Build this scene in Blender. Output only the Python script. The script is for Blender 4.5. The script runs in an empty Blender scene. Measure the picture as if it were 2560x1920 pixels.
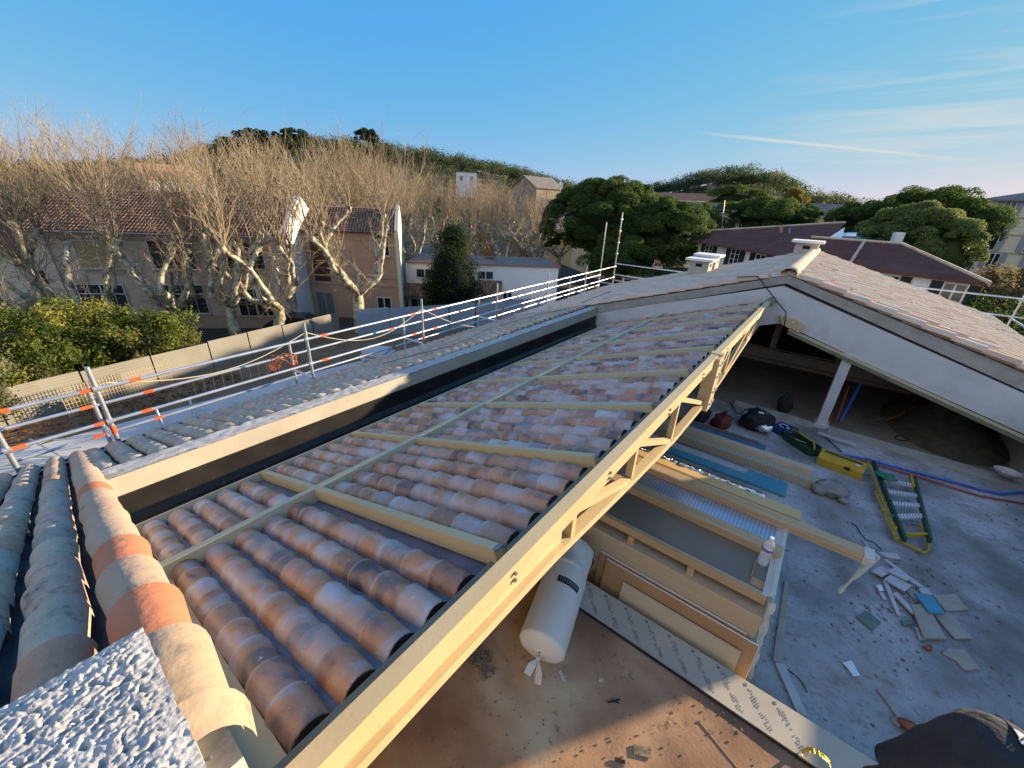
import bpy, math, random
import numpy as np
from mathutils import Vector, Matrix, noise
random.seed(7); rng = np.random.default_rng(7)
R_ = math.radians
scene = bpy.context.scene
COL = scene.collection

# ------------------------------------------------------------------ camera, sky, sun, exposure
H = 1.6                       # layout unit (metres): height of the eye above the steel truss
FPX = 992.0
RC = np.array([[0.78420749, 0.28461817, -0.55137203],
               [0.61918675, -0.30119648, 0.72518167],
               [0.04032857, -0.91009515, -0.41243234]])   # world <- (right, down, forward)
cam = bpy.data.cameras.new("camera"); camo = bpy.data.objects.new("camera", cam); COL.objects.link(camo)
cam.sensor_width = 36; cam.lens = FPX / 2560 * 36; cam.clip_start = 0.05; cam.clip_end = 4000
M = Matrix.Identity(4)
for i in range(3):
    M[i][0] = RC[i, 0]; M[i][1] = -RC[i, 1]; M[i][2] = -RC[i, 2]
camo.matrix_world = M
scene.camera = camo
SUN_AZ, SUN_EL = 33.5, 11.2     # azimuth from +Y towards +X
w = bpy.data.worlds.new("World"); scene.world = w; w.use_nodes = True
nt = w.node_tree; nt.nodes.clear()
sky = nt.nodes.new("ShaderNodeTexSky"); sky.sky_type = 'NISHITA'; sky.sun_disc = False
sky.sun_elevation = R_(SUN_EL); sky.sun_rotation = R_(SUN_AZ)
sky.air_density = 1.15; sky.dust_density = 0.12; sky.ozone_density = 3.0; sky.altitude = 50
bg = nt.nodes.new("ShaderNodeBackground"); bg.inputs[1].default_value = 0.112
tc = nt.nodes.new("ShaderNodeTexCoord")
mp = nt.nodes.new("ShaderNodeMapping"); mp.inputs['Rotation'].default_value = (0.06, 0.05, R_(-40)); mp.inputs['Scale'].default_value = (1.2, 2.2, 17.0)
nz = nt.nodes.new("ShaderNodeTexNoise"); nz.inputs['Scale'].default_value = 1.7; nz.inputs['Detail'].default_value = 7; nz.inputs['Roughness'].default_value = 0.6; nz.inputs['Distortion'].default_value = 0.5
rp = nt.nodes.new("ShaderNodeValToRGB"); rp.color_ramp.elements[0].position = 0.50; rp.color_ramp.elements[1].position = 0.74
rp.color_ramp.elements[1].color = (0.85, 0.85, 0.85, 1)
# clouds thin out away from the low sky on the sunny side
dotn = nt.nodes.new("ShaderNodeVectorMath"); dotn.operation = 'DOT_PRODUCT'
dotn.inputs[1].default_value = (math.sin(R_(22)) * .98, math.cos(R_(22)) * .98, 0.02)
msk = nt.nodes.new("ShaderNodeMapRange"); msk.inputs[1].default_value = 0.80; msk.inputs[2].default_value = 0.985
mul = nt.nodes.new("ShaderNodeMath"); mul.operation = 'MULTIPLY'
cmix = nt.nodes.new("ShaderNodeMixRGB"); cmix.inputs[2].default_value = (2.9, 2.75, 2.5, 1)
L = nt.links.new
L(tc.outputs['Generated'], mp.inputs[0]); L(mp.outputs[0], nz.inputs[0]); L(nz.outputs[0], rp.inputs[0])
L(tc.outputs['Generated'], dotn.inputs[0]); L(dotn.outputs['Value'], msk.inputs[0])
L(rp.outputs[0], mul.inputs[0]); L(msk.outputs[0], mul.inputs[1])
def mth(op, a, b):
    n = nt.nodes.new("ShaderNodeMath"); n.operation = op
    for k, v in enumerate((a, b)):
        if isinstance(v, (int, float)): n.inputs[k].default_value = v
        else: L(v, n.inputs[k])
    return n.outputs[0]
sep = nt.nodes.new("ShaderNodeSeparateColor"); L(sky.outputs[0], sep.inputs[0])
g_ = mth('MULTIPLY', mth('POWER', sep.outputs[1], .38), 1.15)
r_ = mth('MINIMUM', mth('MULTIPLY', sep.outputs[0], .37), mth('MULTIPLY', g_, 1.05))
b_ = mth('MULTIPLY', mth('POWER', mth('MAXIMUM', sep.outputs[2], .3), -.12), 3.35)
cmb = nt.nodes.new("ShaderNodeCombineColor"); L(r_, cmb.inputs[0]); L(g_, cmb.inputs[1]); L(b_, cmb.inputs[2])
# a straight vapour trail
_d0 = (RC @ np.array([1735 - 1280., 331 - 960., FPX])); _d1 = (RC @ np.array([2500 - 1280., 408 - 960., FPX])); _d0 /= np.linalg.norm(_d0); _d1 /= np.linalg.norm(_d1)
_n = np.cross(_d0, _d1); _n /= np.linalg.norm(_n); _m = _d0 + _d1; _m /= np.linalg.norm(_m); _h = float(_m @ _d0)
def dotv(v):
    q = nt.nodes.new("ShaderNodeVectorMath"); q.operation = 'DOT_PRODUCT'; q.inputs[1].default_value = tuple(float(t) for t in v); L(tc.outputs['Generated'], q.inputs[0]); return q.outputs['Value']
def mrange(x, a, b, c=0.0, d=1.0):
    q = nt.nodes.new("ShaderNodeMapRange"); q.interpolation_type = 'SMOOTHSTEP'; q.inputs[1].default_value = a; q.inputs[2].default_value = b; q.inputs[3].default_value = c; q.inputs[4].default_value = d; L(x, q.inputs[0]); return q.outputs[0]
trail = mth('MULTIPLY', mrange(mth('ABSOLUTE', dotv(_n), 0), .0045, .0), mth('MULTIPLY', mrange(dotv(_m), _h - .004, _h + .03), mrange(nz.outputs[0], .25, .6, .25, .75)))
# a bank of unseen cloud added behind the viewer as fill light, noise-broken
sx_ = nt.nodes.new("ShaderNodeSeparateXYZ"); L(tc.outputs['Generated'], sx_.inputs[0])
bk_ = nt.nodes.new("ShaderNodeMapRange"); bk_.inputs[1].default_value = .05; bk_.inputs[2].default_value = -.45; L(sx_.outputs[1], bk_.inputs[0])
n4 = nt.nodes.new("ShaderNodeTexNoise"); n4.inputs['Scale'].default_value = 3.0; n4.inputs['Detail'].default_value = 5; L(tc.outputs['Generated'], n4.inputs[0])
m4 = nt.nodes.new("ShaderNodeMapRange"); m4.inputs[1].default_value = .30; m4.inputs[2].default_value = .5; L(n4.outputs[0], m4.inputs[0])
fill_bank = nt.nodes.new("ShaderNodeMixRGB"); fill_bank.inputs[2].default_value = (2.5, 2.85, 3.5, 1); L(mth('MULTIPLY', bk_.outputs[0], m4.outputs[0]), fill_bank.inputs[0]); L(cmb.outputs[0], fill_bank.inputs[1])
L(fill_bank.outputs[0], cmix.inputs[1]); L(mth('MAXIMUM', mul.outputs[0], trail), cmix.inputs[0]); L(cmix.outputs[0], bg.inputs[0])
wo = nt.nodes.new("ShaderNodeOutputWorld"); L(bg.outputs[0], wo.inputs[0])
sun = bpy.data.lights.new("sun", 'SUN'); sun.energy = 5.0; sun.angle = R_(0.55); sun.color = (1.0, 0.78, 0.52)
suno = bpy.data.objects.new("sun", sun); COL.objects.link(suno)
sd = Vector((math.sin(R_(SUN_AZ)) * math.cos(R_(SUN_EL)), math.cos(R_(SUN_AZ)) * math.cos(R_(SUN_EL)), math.sin(R_(SUN_EL))))
suno.rotation_euler = sd.to_track_quat('Z', 'Y').to_euler()
scene.view_settings.view_transform = 'Standard'; scene.view_settings.look = 'None'
scene.view_settings.exposure = 1.33; scene.view_settings.gamma = 1.0
scene.cycles.max_bounces = 6; scene.cycles.diffuse_bounces = 3

# ------------------------------------------------------------------ layout helpers
def V(x, y, z): return Vector((x * H, y * H, z * H))
def ray(px, py): return Vector((RC @ np.array([px - 1280.0, py - 960.0, FPX])).tolist())
def P(px, py, X=None, Y=None, Z=None, s=H):
    """the point of a plane X=, Y= or Z= (layout units) that a sight line meets; used to lay out the place"""
    d = ray(px, py)
    t = X / d.x if X is not None else (Y / d.y if Y is not None else Z / d.z)
    return d * (t * s)
def onp(px, py, o, n):
    d = ray(px, py); return d * (o.dot(n) / d.dot(n))
def rhd(px, py, hd):
    d = ray(px, py); return d * (hd / math.hypot(d.x, d.y))

class MB:
    def __init__(s): s.v = []; s.f = []; s.a = []; s.r = 0.5; s.smooth = []; s.sm = False; s.ch = []
    def add(s, vs, fs, r=None, smooth=None):
        o = len(s.v); s.v.extend(vs)
        r = s.r if r is None else r; sm = s.sm if smooth is None else smooth
        for f in fs:
            s.f.append([i + o for i in f]); s.a.append(r); s.smooth.append(sm)
    def quad(s, a, b, c, d, r=None): s.add([Vector(a), Vector(b), Vector(c), Vector(d)], [(0, 1, 2, 3)], r)
    def poly(s, pts, r=None): s.add([Vector(p) for p in pts], [tuple(range(len(pts)))], r)
    def prism(s, pts, off, r=None):
        n = len(pts); pts = [Vector(p) for p in pts]; off = Vector(off)
        vs = pts + [p + off for p in pts]
        fs = [tuple(range(n))[::-1], tuple(range(n, 2 * n))] + [(i, (i + 1) % n, (i + 1) % n + n, i + n) for i in range(n)]
        s.add(vs, fs, r)
    def box(s, lo, hi, r=None):
        x0, y0, z0 = lo; x1, y1, z1 = hi
        s.prism([(x0, y0, z0), (x1, y0, z0), (x1, y1, z0), (x0, y1, z0)], (0, 0, z1 - z0), r)
    def obox(s, c, sx, sy, sz, rot=0.0, r=None, tilt=None):
        m = Matrix.Rotation(rot, 3, 'Z')
        if tilt: m = m @ Matrix.Rotation(tilt[1], 3, tilt[0])
        c = Vector(c)
        p = [c + m @ Vector((a * sx / 2, b * sy / 2, -sz / 2)) for a, b in ((-1, -1), (1, -1), (1, 1), (-1, 1))]
        s.prism(p, m @ Vector((0, 0, sz)), r)
    def bar(s, a, b, wd, ht, up=(0, 0, 1), r=None):
        a = Vector(a); b = Vector(b); u = (b - a).normalized(); up = Vector(up)
        sd_ = u.cross(up).normalized(); n = sd_.cross(u).normalized()
        p = [a + sd_ * (i * wd / 2) + n * (j * ht / 2) for i, j in ((-1, -1), (1, -1), (1, 1), (-1, 1))]
        s.prism(p, b - a, r)
    def tube(s, pts, rad, n=8, r=None, caps=True, smooth=True):
        pts = [Vector(p) for p in pts]; k = len(pts)
        if not hasattr(rad, '__len__'): rad = [rad] * k
        vs = []; prev = None
        for i, p in enumerate(pts):
            t = (pts[min(i + 1, k - 1)] - pts[max(i - 1, 0)])
            t = t.normalized() if t.length > 1e-9 else Vector((0, 0, 1))
            if prev is None:
                e = t.cross(Vector((0, 0, 1)) if abs(t.z) < .9 else Vector((1, 0, 0))).normalized()
            else:
                e = (prev - t * prev.dot(t)).normalized()
            prev = e; g = t.cross(e)
            vs += [p + (e * math.cos(2 * math.pi * j / n) + g * math.sin(2 * math.pi * j / n)) * rad[i] for j in range(n)]
        fs = [(i * n + j, i * n + (j + 1) % n, (i + 1) * n + (j + 1) % n, (i + 1) * n + j) for i in range(k - 1) for j in range(n)]
        s.add(vs, fs, r, smooth)
        if caps:
            s.add(vs[:n], [tuple(range(n))[::-1]], r, False); s.add(vs[-n:], [tuple(range(n))], r, False)
    def cyl(s, a, b, rad, n=12, r=None): s.tube([a, b], rad, n, r)
    def grid(s, fn, nu, nv, r=None, smooth=True):
        vs = [fn(i / nu, j / nv) for i in range(nu + 1) for j in range(nv + 1)]
        fs = [(i * (nv + 1) + j, (i + 1) * (nv + 1) + j, (i + 1) * (nv + 1) + j + 1, i * (nv + 1) + j + 1) for i in range(nu) for j in range(nv)]
        s.add(vs, fs, r, smooth)
    def ell(s, c, rx, ry, rz, nu=12, nv=8, r=None, jit=0.0, rot=None):
        c = Vector(c)
        def fn(u, v):
            th = 2 * math.pi * u; ph = math.pi * (v - .5)
            d = Vector((math.cos(ph) * math.cos(th), math.cos(ph) * math.sin(th), math.sin(ph)))
            k = 1 + (jit * noise.noise(d * 2.2 + c) if jit else 0)
            q = Vector((d.x * rx * k, d.y * ry * k, d.z * rz * k))
            return c + (rot @ q if rot else q)
        s.grid(fn, nu, nv, r)
    def arrays(s, V_, F_, rr): s.ch.append((np.asarray(V_, float), np.asarray(F_), np.asarray(rr, np.float32)))
    def allv(s):
        return np.concatenate([np.array([tuple(p) for p in s.v], dtype=float).reshape(-1, 3)] + [c[0] for c in s.ch])
    def mesh(s, name, off=Vector((0, 0, 0))):
        me = bpy.data.meshes.new(name)
        vv = s.allv() - np.array(tuple(off)); nv = len(s.v)
        loops = [np.array([i for f in s.f for i in f], dtype=np.int32)]; cnt = [np.array([len(f) for f in s.f], dtype=np.int32)]
        tone = [np.array(s.a, dtype=np.float32)]; sm = [np.array(s.smooth, dtype=bool)]
        for cv, cf, cr in s.ch:
            loops.append((cf + nv).astype(np.int32).ravel()); nv += len(cv); cnt.append(np.full(len(cf), cf.shape[1], np.int32)); tone.append(cr); sm.append(np.zeros(len(cf), bool))
        loops = np.concatenate(loops); cnt = np.concatenate(cnt); tone = np.concatenate(tone); sm = np.concatenate(sm)
        me.vertices.add(len(vv)); me.vertices.foreach_set('co', vv.astype(np.float32).ravel())
        me.loops.add(len(loops)); me.loops.foreach_set('vertex_index', loops)
        me.polygons.add(len(cnt)); me.polygons.foreach_set('loop_start', (np.cumsum(cnt) - cnt).astype(np.int32))
        me.update(calc_edges=True)
        at = me.attributes.new('tone', 'FLOAT', 'FACE'); at.data.foreach_set('value', tone)
        me.polygons.foreach_set('use_smooth', sm); me.validate(); me.update()
        return me

LOC = {}
def thing(name, label, cat, loc, group=None):
    o = bpy.data.objects.new(name, None); COL.objects.link(o); o.location = loc; o.empty_display_size = .2
    o['label'] = label; o['category'] = cat
    if group: o['group'] = group
    LOC[o.name] = Vector(loc); return o
def part(mb, name, mat, parent, label=None, kind=None):
    L0 = LOC[parent.name]; o = bpy.data.objects.new(name, mb.mesh(name, L0)); COL.objects.link(o)
    o.data.materials.append(mat); o.parent = parent; LOC[o.name] = L0
    if label: o['label'] = label
    if kind: o['kind'] = kind
    return o
def solo(mb, name, mat, label=None, cat=None, group=None, kind=None):
    a = mb.allv(); off = Vector(((a[:, 0].min() + a[:, 0].max()) / 2, (a[:, 1].min() + a[:, 1].max()) / 2, a[:, 2].min()))
    o = bpy.data.objects.new(name, mb.mesh(name, off)); COL.objects.link(o); o.location = off; LOC[o.name] = off
    o.data.materials.append(mat)
    if label: o['label'] = label
    if cat: o['category'] = cat
    if group: o['group'] = group
    if kind: o['kind'] = kind
    return o
def dup(o, loc, rz=0.0, sc=1.0, label=None, parent=None):
    c = o.copy(); COL.objects.link(c)
    if parent is None:
        c.location = loc; c.rotation_euler = (0, 0, rz); c.scale = (sc, sc, sc) if not hasattr(sc, '__len__') else sc
        if label: c['label'] = label
    else: c.parent = parent
    for ch in list(o.children): dup(ch, None, parent=c)
    return c

# ------------------------------------------------------------------ materials
def ramp(nt, stops):
    r = nt.nodes.new("ShaderNodeValToRGB"); e = r.color_ramp.elements
    while len(e) < len(stops): e.new(0.5)
    for k, (p, c) in zip(e, stops): k.position = p; k.color = (*c, 1)
    return r
def mat(name, c1, c2=None, scale=4.0, rough=.8, bump=0.0, bscale=None, metal=0.0, spec=.3, stops=None, detail=6, stretch=None,
        tone=None, tonemix=.5, spots=None, dist=0.0):
    """noise-varied principled material; tone= ramp driven by the per-tile/per-piece value; spots=(scale, lo, hi, colour) second noise layer"""
    m = bpy.data.materials.new(name); m.use_nodes = True; nt = m.node_tree; b = nt.nodes["Principled BSDF"]
    L = nt.links.new
    b.inputs['Roughness'].default_value = rough; b.inputs['Metallic'].default_value = metal; b.inputs['Specular IOR Level'].default_value = spec
    tcn = nt.nodes.new("ShaderNodeTexCoord"); vec = tcn.outputs['Object']
    if stretch:
        mpn = nt.nodes.new("ShaderNodeMapping"); mpn.inputs['Scale'].default_value = stretch; L(vec, mpn.inputs[0]); vec = mpn.outputs[0]
    n = nt.nodes.new("ShaderNodeTexNoise"); n.inputs['Scale'].default_value = scale; n.inputs['Detail'].default_value = detail; n.inputs['Distortion'].default_value = dist
    L(vec, n.inputs['Vector'])
    if stops is None: stops = [(.3, c1), (.7, c2 or c1)]
    r = ramp(nt, stops); col = r.outputs[0]
    if tone:
        a = nt.nodes.new("ShaderNodeAttribute"); a.attribute_name = 'tone'
        tr = ramp(nt, tone); L(a.outputs['Fac'], tr.inputs[0])
        L(n.outputs['Fac'], r.inputs[0])
        mx = nt.nodes.new("ShaderNodeMixRGB"); mx.inputs[0].default_value = tonemix; L(tr.outputs[0], mx.inputs[1]); L(col, mx.inputs[2]); col = mx.outputs[0]
    else:
        L(n.outputs['Fac'], r.inputs[0])
    if spots:
        for sp in (spots if isinstance(spots, list) else [spots]):
            n2 = nt.nodes.new("ShaderNodeTexNoise"); n2.inputs['Scale'].default_value = sp[0]; n2.inputs['Detail'].default_value = 8; n2.inputs['Roughness'].default_value = .65
            L(vec if len(sp) < 5 else tcn.outputs['Object'], n2.inputs['Vector'])
            mr = nt.nodes.new("ShaderNodeMapRange"); mr.inputs[1].default_value = sp[1]; mr.inputs[2].default_value = sp[2]
            L(n2.outputs['Fac'], mr.inputs[0])
            mx2 = nt.nodes.new("ShaderNodeMixRGB"); mx2.inputs[2].default_value = (*sp[3], 1); L(mr.outputs[0], mx2.inputs[0]); L(col, mx2.inputs[1]); col = mx2.outputs[0]
    L(col, b.inputs['Base Color'])
    if bump:
        n3 = nt.nodes.new("ShaderNodeTexNoise"); n3.inputs['Scale'].default_value = bscale or scale * 6; n3.inputs['Detail'].default_value = 6
        L(vec, n3.inputs['Vector'])
        bp = nt.nodes.new("ShaderNodeBump"); bp.inputs['Strength'].default_value = bump; bp.inputs['Distance'].default_value = 0.02
        L(n3.outputs['Fac'], bp.inputs['Height']); L(bp.outputs[0], b.inputs['Normal'])
    return m
def bands(m, axis, scale, lo, c, dist=0.0, amt=1.0):
    """adds dark/pale lines along one axis to a material (planks, corrugation, roof rows)"""
    nt = m.node_tree; b = nt.nodes["Principled BSDF"]; src = b.inputs['Base Color'].links[0].from_socket
    tcn = nt.nodes.new("ShaderNodeTexCoord"); wv = nt.nodes.new("ShaderNodeTexWave"); wv.bands_direction = axis
    wv.inputs['Scale'].default_value = scale; wv.inputs['Distortion'].default_value = dist; wv.inputs['Detail'].default_value = 2
    nt.links.new(tcn.outputs['Object'], wv.inputs[0])
    mr = nt.nodes.new("ShaderNodeMapRange"); mr.inputs[1].default_value = lo; mr.inputs[2].default_value = 1.0; mr.inputs[4].default_value = amt
    nt.links.new(wv.outputs['Fac'], mr.inputs[0])
    mx = nt.nodes.new("ShaderNodeMixRGB"); mx.inputs[2].default_value = (*c, 1)
    nt.links.new(mr.outputs[0], mx.inputs[0]); nt.links.new(src, mx.inputs[1]); nt.links.new(mx.outputs[0], b.inputs['Base Color'])
    return m
def glassy(name, col, rough=.05, trans=.9, ior=1.45, alpha=1.0):
    m = bpy.data.materials.new(name); m.use_nodes = True; b = m.node_tree.nodes["Principled BSDF"]
    b.inputs['Base Color'].default_value = (*col, 1); b.inputs['Roughness'].default_value = rough
    b.inputs['Transmission Weight'].default_value = trans; b.inputs['IOR'].default_value = ior; b.inputs['Alpha'].default_value = alpha
    return m

m_oldtile = mat('old_clay_tile', None, scale=6.0, rough=.92, bump=.5, bscale=22, stops=[(.3, (.15, .135, .11)), (.5, (.33, .29, .23)), (.72, (.46, .41, .33))],
                tone=[(0, (.34, .32, .26)), (.2, (.50, .42, .31)), (.42, (.52, .34, .26)), (.56, (.54, .40, .32)), (.66, (.42, .40, .33)), (.75, (.56, .44, .30)), (.88, (.50, .25, .14)), (1, (.52, .29, .17))], tonemix=.33,
                spots=[(9, .56, .70, (.13, .12, .10)), (26, .60, .72, (.11, .10, .085)), (2.2, .60, .74, (.26, .28, .22))])
m_verge = mat('verge_clay_tile', None, scale=5.0, rough=.85, bump=.4, bscale=18, stops=[(.3, (.33, .22, .14)), (.7, (.44, .35, .25))],
              tone=[(0, (.42, .31, .19)), (.35, (.42, .30, .22)), (.6, (.45, .34, .24)), (.78, (.56, .15, .05)), (1, (.52, .16, .07))], tonemix=.25,
              spots=[(7, .60, .72, (.22, .18, .13)), (30, .68, .76, (.08, .06, .05))])
m_newtile = mat('panel_tile_glaze', None, scale=4.4, rough=.40, spec=.6, bump=.12, bscale=55, dist=.5,
                stops=[(.30, (.035, .032, .038)), (.39, (.12, .08, .07)), (.44, (.46, .19, .08)), (.53, (.50, .25, .13)), (.60, (.46, .40, .40)), (.70, (.50, .48, .49))],
                tone=[(0, (.06, .052, .06)), (.16, (.20, .11, .08)), (.32, (.50, .22, .10)), (.5, (.48, .25, .15)), (.64, (.20, .15, .14)), (.78, (.46, .40, .40)), (.97, (.52, .48, .49)), (1, (.44, .36, .31))], tonemix=.56,
                spots=[(34, .64, .72, (.55, .53, .52)), (90, .66, .74, (.50, .48, .47))])
m_pan = mat('panel_pan', (.075, .085, .12), (.15, .155, .19), scale=5, rough=.45, spec=.5, spots=[(50, .62, .70, (.34, .34, .36)), (6, .58, .7, (.22, .15, .12))])
m_oldpan = mat('old_pan', (.035, .037, .045), (.11, .10, .095), scale=5, rough=.9)
m_fartile = mat('pale_clay_tile', None, scale=4.0, rough=.9, bump=.3, bscale=20, stops=[(.3, (.46, .36, .27)), (.7, (.62, .53, .41))],
                tone=[(0, (.54, .47, .37)), (.3, (.64, .50, .35)), (.5, (.60, .37, .25)), (.65, (.62, .43, .31)), (.85, (.66, .55, .40)), (1, (.50, .24, .15))], tonemix=.22,
                spots=[(11, .66, .74, (.26, .20, .16))])
m_beige = mat('beige_paint', (.50, .385, .205), (.55, .425, .235), scale=3, rough=.5, spec=.35, bump=.04, bscale=50, spots=[(30, .62, .76, (.38, .29, .16)), (3.5, .58, .74, (.44, .335, .18)), (60, .68, .74, (.24, .19, .12))])
m_beige2 = mat('pale_beige_paint', (.46, .42, .27), (.50, .46, .31), scale=3, rough=.5, spec=.35)
m_plate = mat('olive_plate', (.15, .145, .10), (.20, .19, .13), scale=5, rough=.5)
m_concrete = mat('concrete', (.30, .285, .25), (.42, .40, .36), scale=3, rough=.9, bump=.2, spots=(14, .58, .75, (.20, .19, .17)))
m_copface = mat('coping_face', (.36, .33, .27), (.45, .41, .33), scale=2, rough=.85, bump=.12, spots=(9, .62, .75, (.28, .26, .23)))
m_rough = mat('rough_mortar', (.36, .35, .33), (.50, .49, .46), scale=9, rough=.95, bump=.25, bscale=90, spots=(14, .6, .74, (.30, .29, .28)))
m_black = mat('black_steel', (.010, .010, .011), (.022, .022, .022), scale=3, rough=.45, spec=.3, spots=[(17, .67, .70, (.22, .21, .20)), (3, .64, .8, (.045, .044, .04))])
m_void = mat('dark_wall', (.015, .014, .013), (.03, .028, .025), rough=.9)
m_white = mat('white_render', (.48, .49, .505), (.60, .605, .61), scale=2.2, rough=.9, bump=.1, bscale=40, spots=[(2.5, .54, .72, (.46, .455, .45)), (1.1, .54, .70, (.50, .505, .51)), (18, .66, .73, (.36, .35, .33)), (7, .60, .72, (.54, .52, .49))])
m_mortar = mat('grey_mortar', (.34, .325, .30), (.46, .44, .41), scale=5, rough=.95, bump=.4, spots=(12, .62, .72, (.42, .40, .37)))
m_galv = mat('galvanised_tube', (.50, .53, .56), (.68, .70, .72), scale=5, rough=.32, metal=.75, spec=.5, spots=(20, .62, .7, (.35, .36, .38)))
m_bolt = mat('zinc_bolt', (.22, .22, .22), (.34, .34, .34), scale=9, rough=.5, metal=.6)
m_red = mat('red_tape', (.75, .08, .02), (.85, .13, .03), scale=9, rough=.5)
m_zinc = mat('blue_zinc', (.10, .15, .25), (.18, .24, .34), scale=4, rough=.35, metal=.4)
m_floor = mat('dusty_slab', None, scale=1.6, rough=.95, bump=.25, bscale=40, stops=[(.32, (.19, .18, .165)), (.47, (.30, .29, .275)), (.66, (.47, .46, .445))],
              spots=[(14, .54, .70, (.20, .185, .165)), (45, .58, .72, (.16, .15, .14)), (36, .64, .74, (.52, .51, .50)), (1.7, .60, .70, (.50, .50, .50)), (.8, .60, .72, (.24, .20, .16))], detail=12)
_nt = m_floor.node_tree; _b = _nt.nodes["Principled BSDF"]; _src = _b.inputs['Base Color'].links[0].from_socket
_t = _nt.nodes.new("ShaderNodeTexCoord"); _n = _nt.nodes.new("ShaderNodeTexNoise"); _n.inputs['Scale'].default_value = 1.5; _n.inputs['Detail'].default_value = 6
_mx = _nt.nodes.new("ShaderNodeMixRGB"); _mx.inputs[0].default_value = .35; _nt.links.new(_t.outputs['Object'], _n.inputs[0]); _nt.links.new(_t.outputs['Object'], _mx.inputs[1]); _nt.links.new(_n.outputs['Color'], _mx.inputs[2])
_v = _nt.nodes.new("ShaderNodeTexVoronoi"); _v.feature = 'DISTANCE_TO_EDGE'; _v.inputs['Scale'].default_value = .9; _nt.links.new(_mx.outputs[0], _v.inputs['Vector'])
_r = _nt.nodes.new("ShaderNodeMapRange"); _r.inputs[1].default_value = .010; _r.inputs[2].default_value = .0; _r.inputs[4].default_value = .16; _nt.links.new(_v.outputs['Distance'], _r.inputs[0])
_m2 = _nt.nodes.new("ShaderNodeMixRGB"); _m2.inputs[2].default_value = (.09, .085, .08, 1); _nt.links.new(_r.outputs[0], _m2.inputs[0]); _nt.links.new(_src, _m2.inputs[1]); _nt.links.new(_m2.outputs[0], _b.inputs['Base Color'])
m_deck = mat('brown_deck', None, scale=1.2, rough=.75, bump=.12, bscale=40, stops=[(.28, (.15, .09, .055)), (.43, (.27, .145, .075)), (.57, (.42, .25, .14)), (.70, (.58, .43, .27))],
             spots=[(9, .60, .74, (.09, .06, .045)), (42, .66, .72, (.33, .27, .2)), (3, .60, .74, (.24, .18, .14))], detail=9)
m_strip = mat('printed_board', (.40, .355, .27), (.50, .45, .35), scale=2, rough=.75, spots=[(25, .66, .74, (.30, .25, .18))])
m_ply = mat('plywood', (.42, .29, .155), (.50, .36, .20), scale=3, rough=.75, stretch=(.6, 8, 22), dist=.4)
m_plyface = bands(mat('ply_face', (.50, .38, .25), (.58, .46, .31), scale=3, rough=.75, stretch=(.5, 4, 26)), 'Z', 13, .5, (.42, .31, .195), dist=.8, amt=.6)
m_sheet = mat('grey_brown_sheet', (.17, .125, .085), (.22, .165, .115), scale=2, rough=.4, spec=.5)
m_kraft = mat('kraft_board', (.38, .215, .095), (.45, .265, .13), scale=3, rough=.7, spec=.3, spots=[(5, .6, .74, (.33, .18, .08)), (30, .66, .74, (.46, .32, .2))])
m_cream = mat('cream_board', (.54, .43, .28), (.61, .50, .34), scale=3, rough=.8, spots=(14, .62, .74, (.46, .36, .23)))
m_plaster = mat('plaster_edge', (.72, .70, .66), (.80, .78, .74), scale=9, rough=.9)
m_gold = mat('gold_steel', (.55, .36, .13), (.60, .40, .16), scale=3, rough=.42, spec=.45)
m_lam = mat('timber_beam', (.40, .26, .125), (.56, .40, .22), scale=3.5, rough=.65, stretch=(.4, 12, 12), dist=.6, spots=(9, .64, .74, (.30, .19, .09)))
m_stripe = bands(mat('striped_galv', (.40, .45, .52), (.52, .56, .62), scale=3, rough=.3, metal=.5), 'X', 9, .45, (.26, .30, .36), amt=.8)
m_foil = mat('foil', (.70, .70, .68), (.85, .85, .82), scale=12, rough=.22, metal=.85, bump=.8, bscale=30)
m_film = mat('white_film', (.84, .82, .76), (.90, .88, .82), scale=6, rough=.45, bump=.5, bscale=26)
m_teal = mat('teal_board', (.07, .25, .33), (.09, .31, .39), scale=2, rough=.6)
m_palegrey = mat('pale_offcut', (.42, .41, .40), (.55, .54, .52), scale=5, rough=.85, spots=(14, .6, .75, (.36, .32, .28)))
m_warmoff = mat('brown_offcut', (.33, .28, .22), (.42, .36, .29), scale=5, rough=.85)
m_greenoff = mat('green_offcut', (.13, .18, .14), (.17, .22, .17), scale=5, rough=.85)
m_yellow = mat('yellow_plastic', (.42, .27, .015), (.52, .35, .03), scale=5, rough=.45, spots=(12, .62, .72, (.25, .18, .04)))
m_green = mat('dark_green_plastic', (.02, .06, .035), (.03, .085, .045), scale=5, rough=.45)
m_navy = mat('navy_case', (.02, .035, .12), (.03, .05, .16), scale=5, rough=.5)
m_dark = mat('black_fabric', (.014, .014, .016), (.035, .034, .036), scale=8, rough=.85, bump=.3)
m_redbag = mat('rust_bag', (.12, .03, .018), (.18, .05, .03), scale=7, rough=.85, bump=.3)
m_grey = mat('tool_grey', (.30, .30, .30), (.5, .5, .5), scale=9, rough=.4, metal=.5)
m_paper = mat('white_paper', (.7, .7, .68), (.78, .78, .76), rough=.8)
m_cement = mat('cement_bag', (.22, .20, .18), (.33, .31, .29), scale=6, rough=.85, bump=.4, spots=(5, .6, .7, (.15, .13, .11)))
m_blue = mat('blue_pipe', (.03, .12, .55), (.05, .16, .62), rough=.4)
m_redhose = mat('red_hose', (.35, .04, .02), (.42, .06, .03), rough=.5)
m_orange = mat('orange_tube', (.30, .09, .03), (.36, .12, .04), rough=.5)
m_tread = bands(mat('tread', (.50, .50, .48), (.60, .60, .58), scale=6, rough=.5), 'X', 9, .6, (.15, .16, .16), amt=.8)
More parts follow.
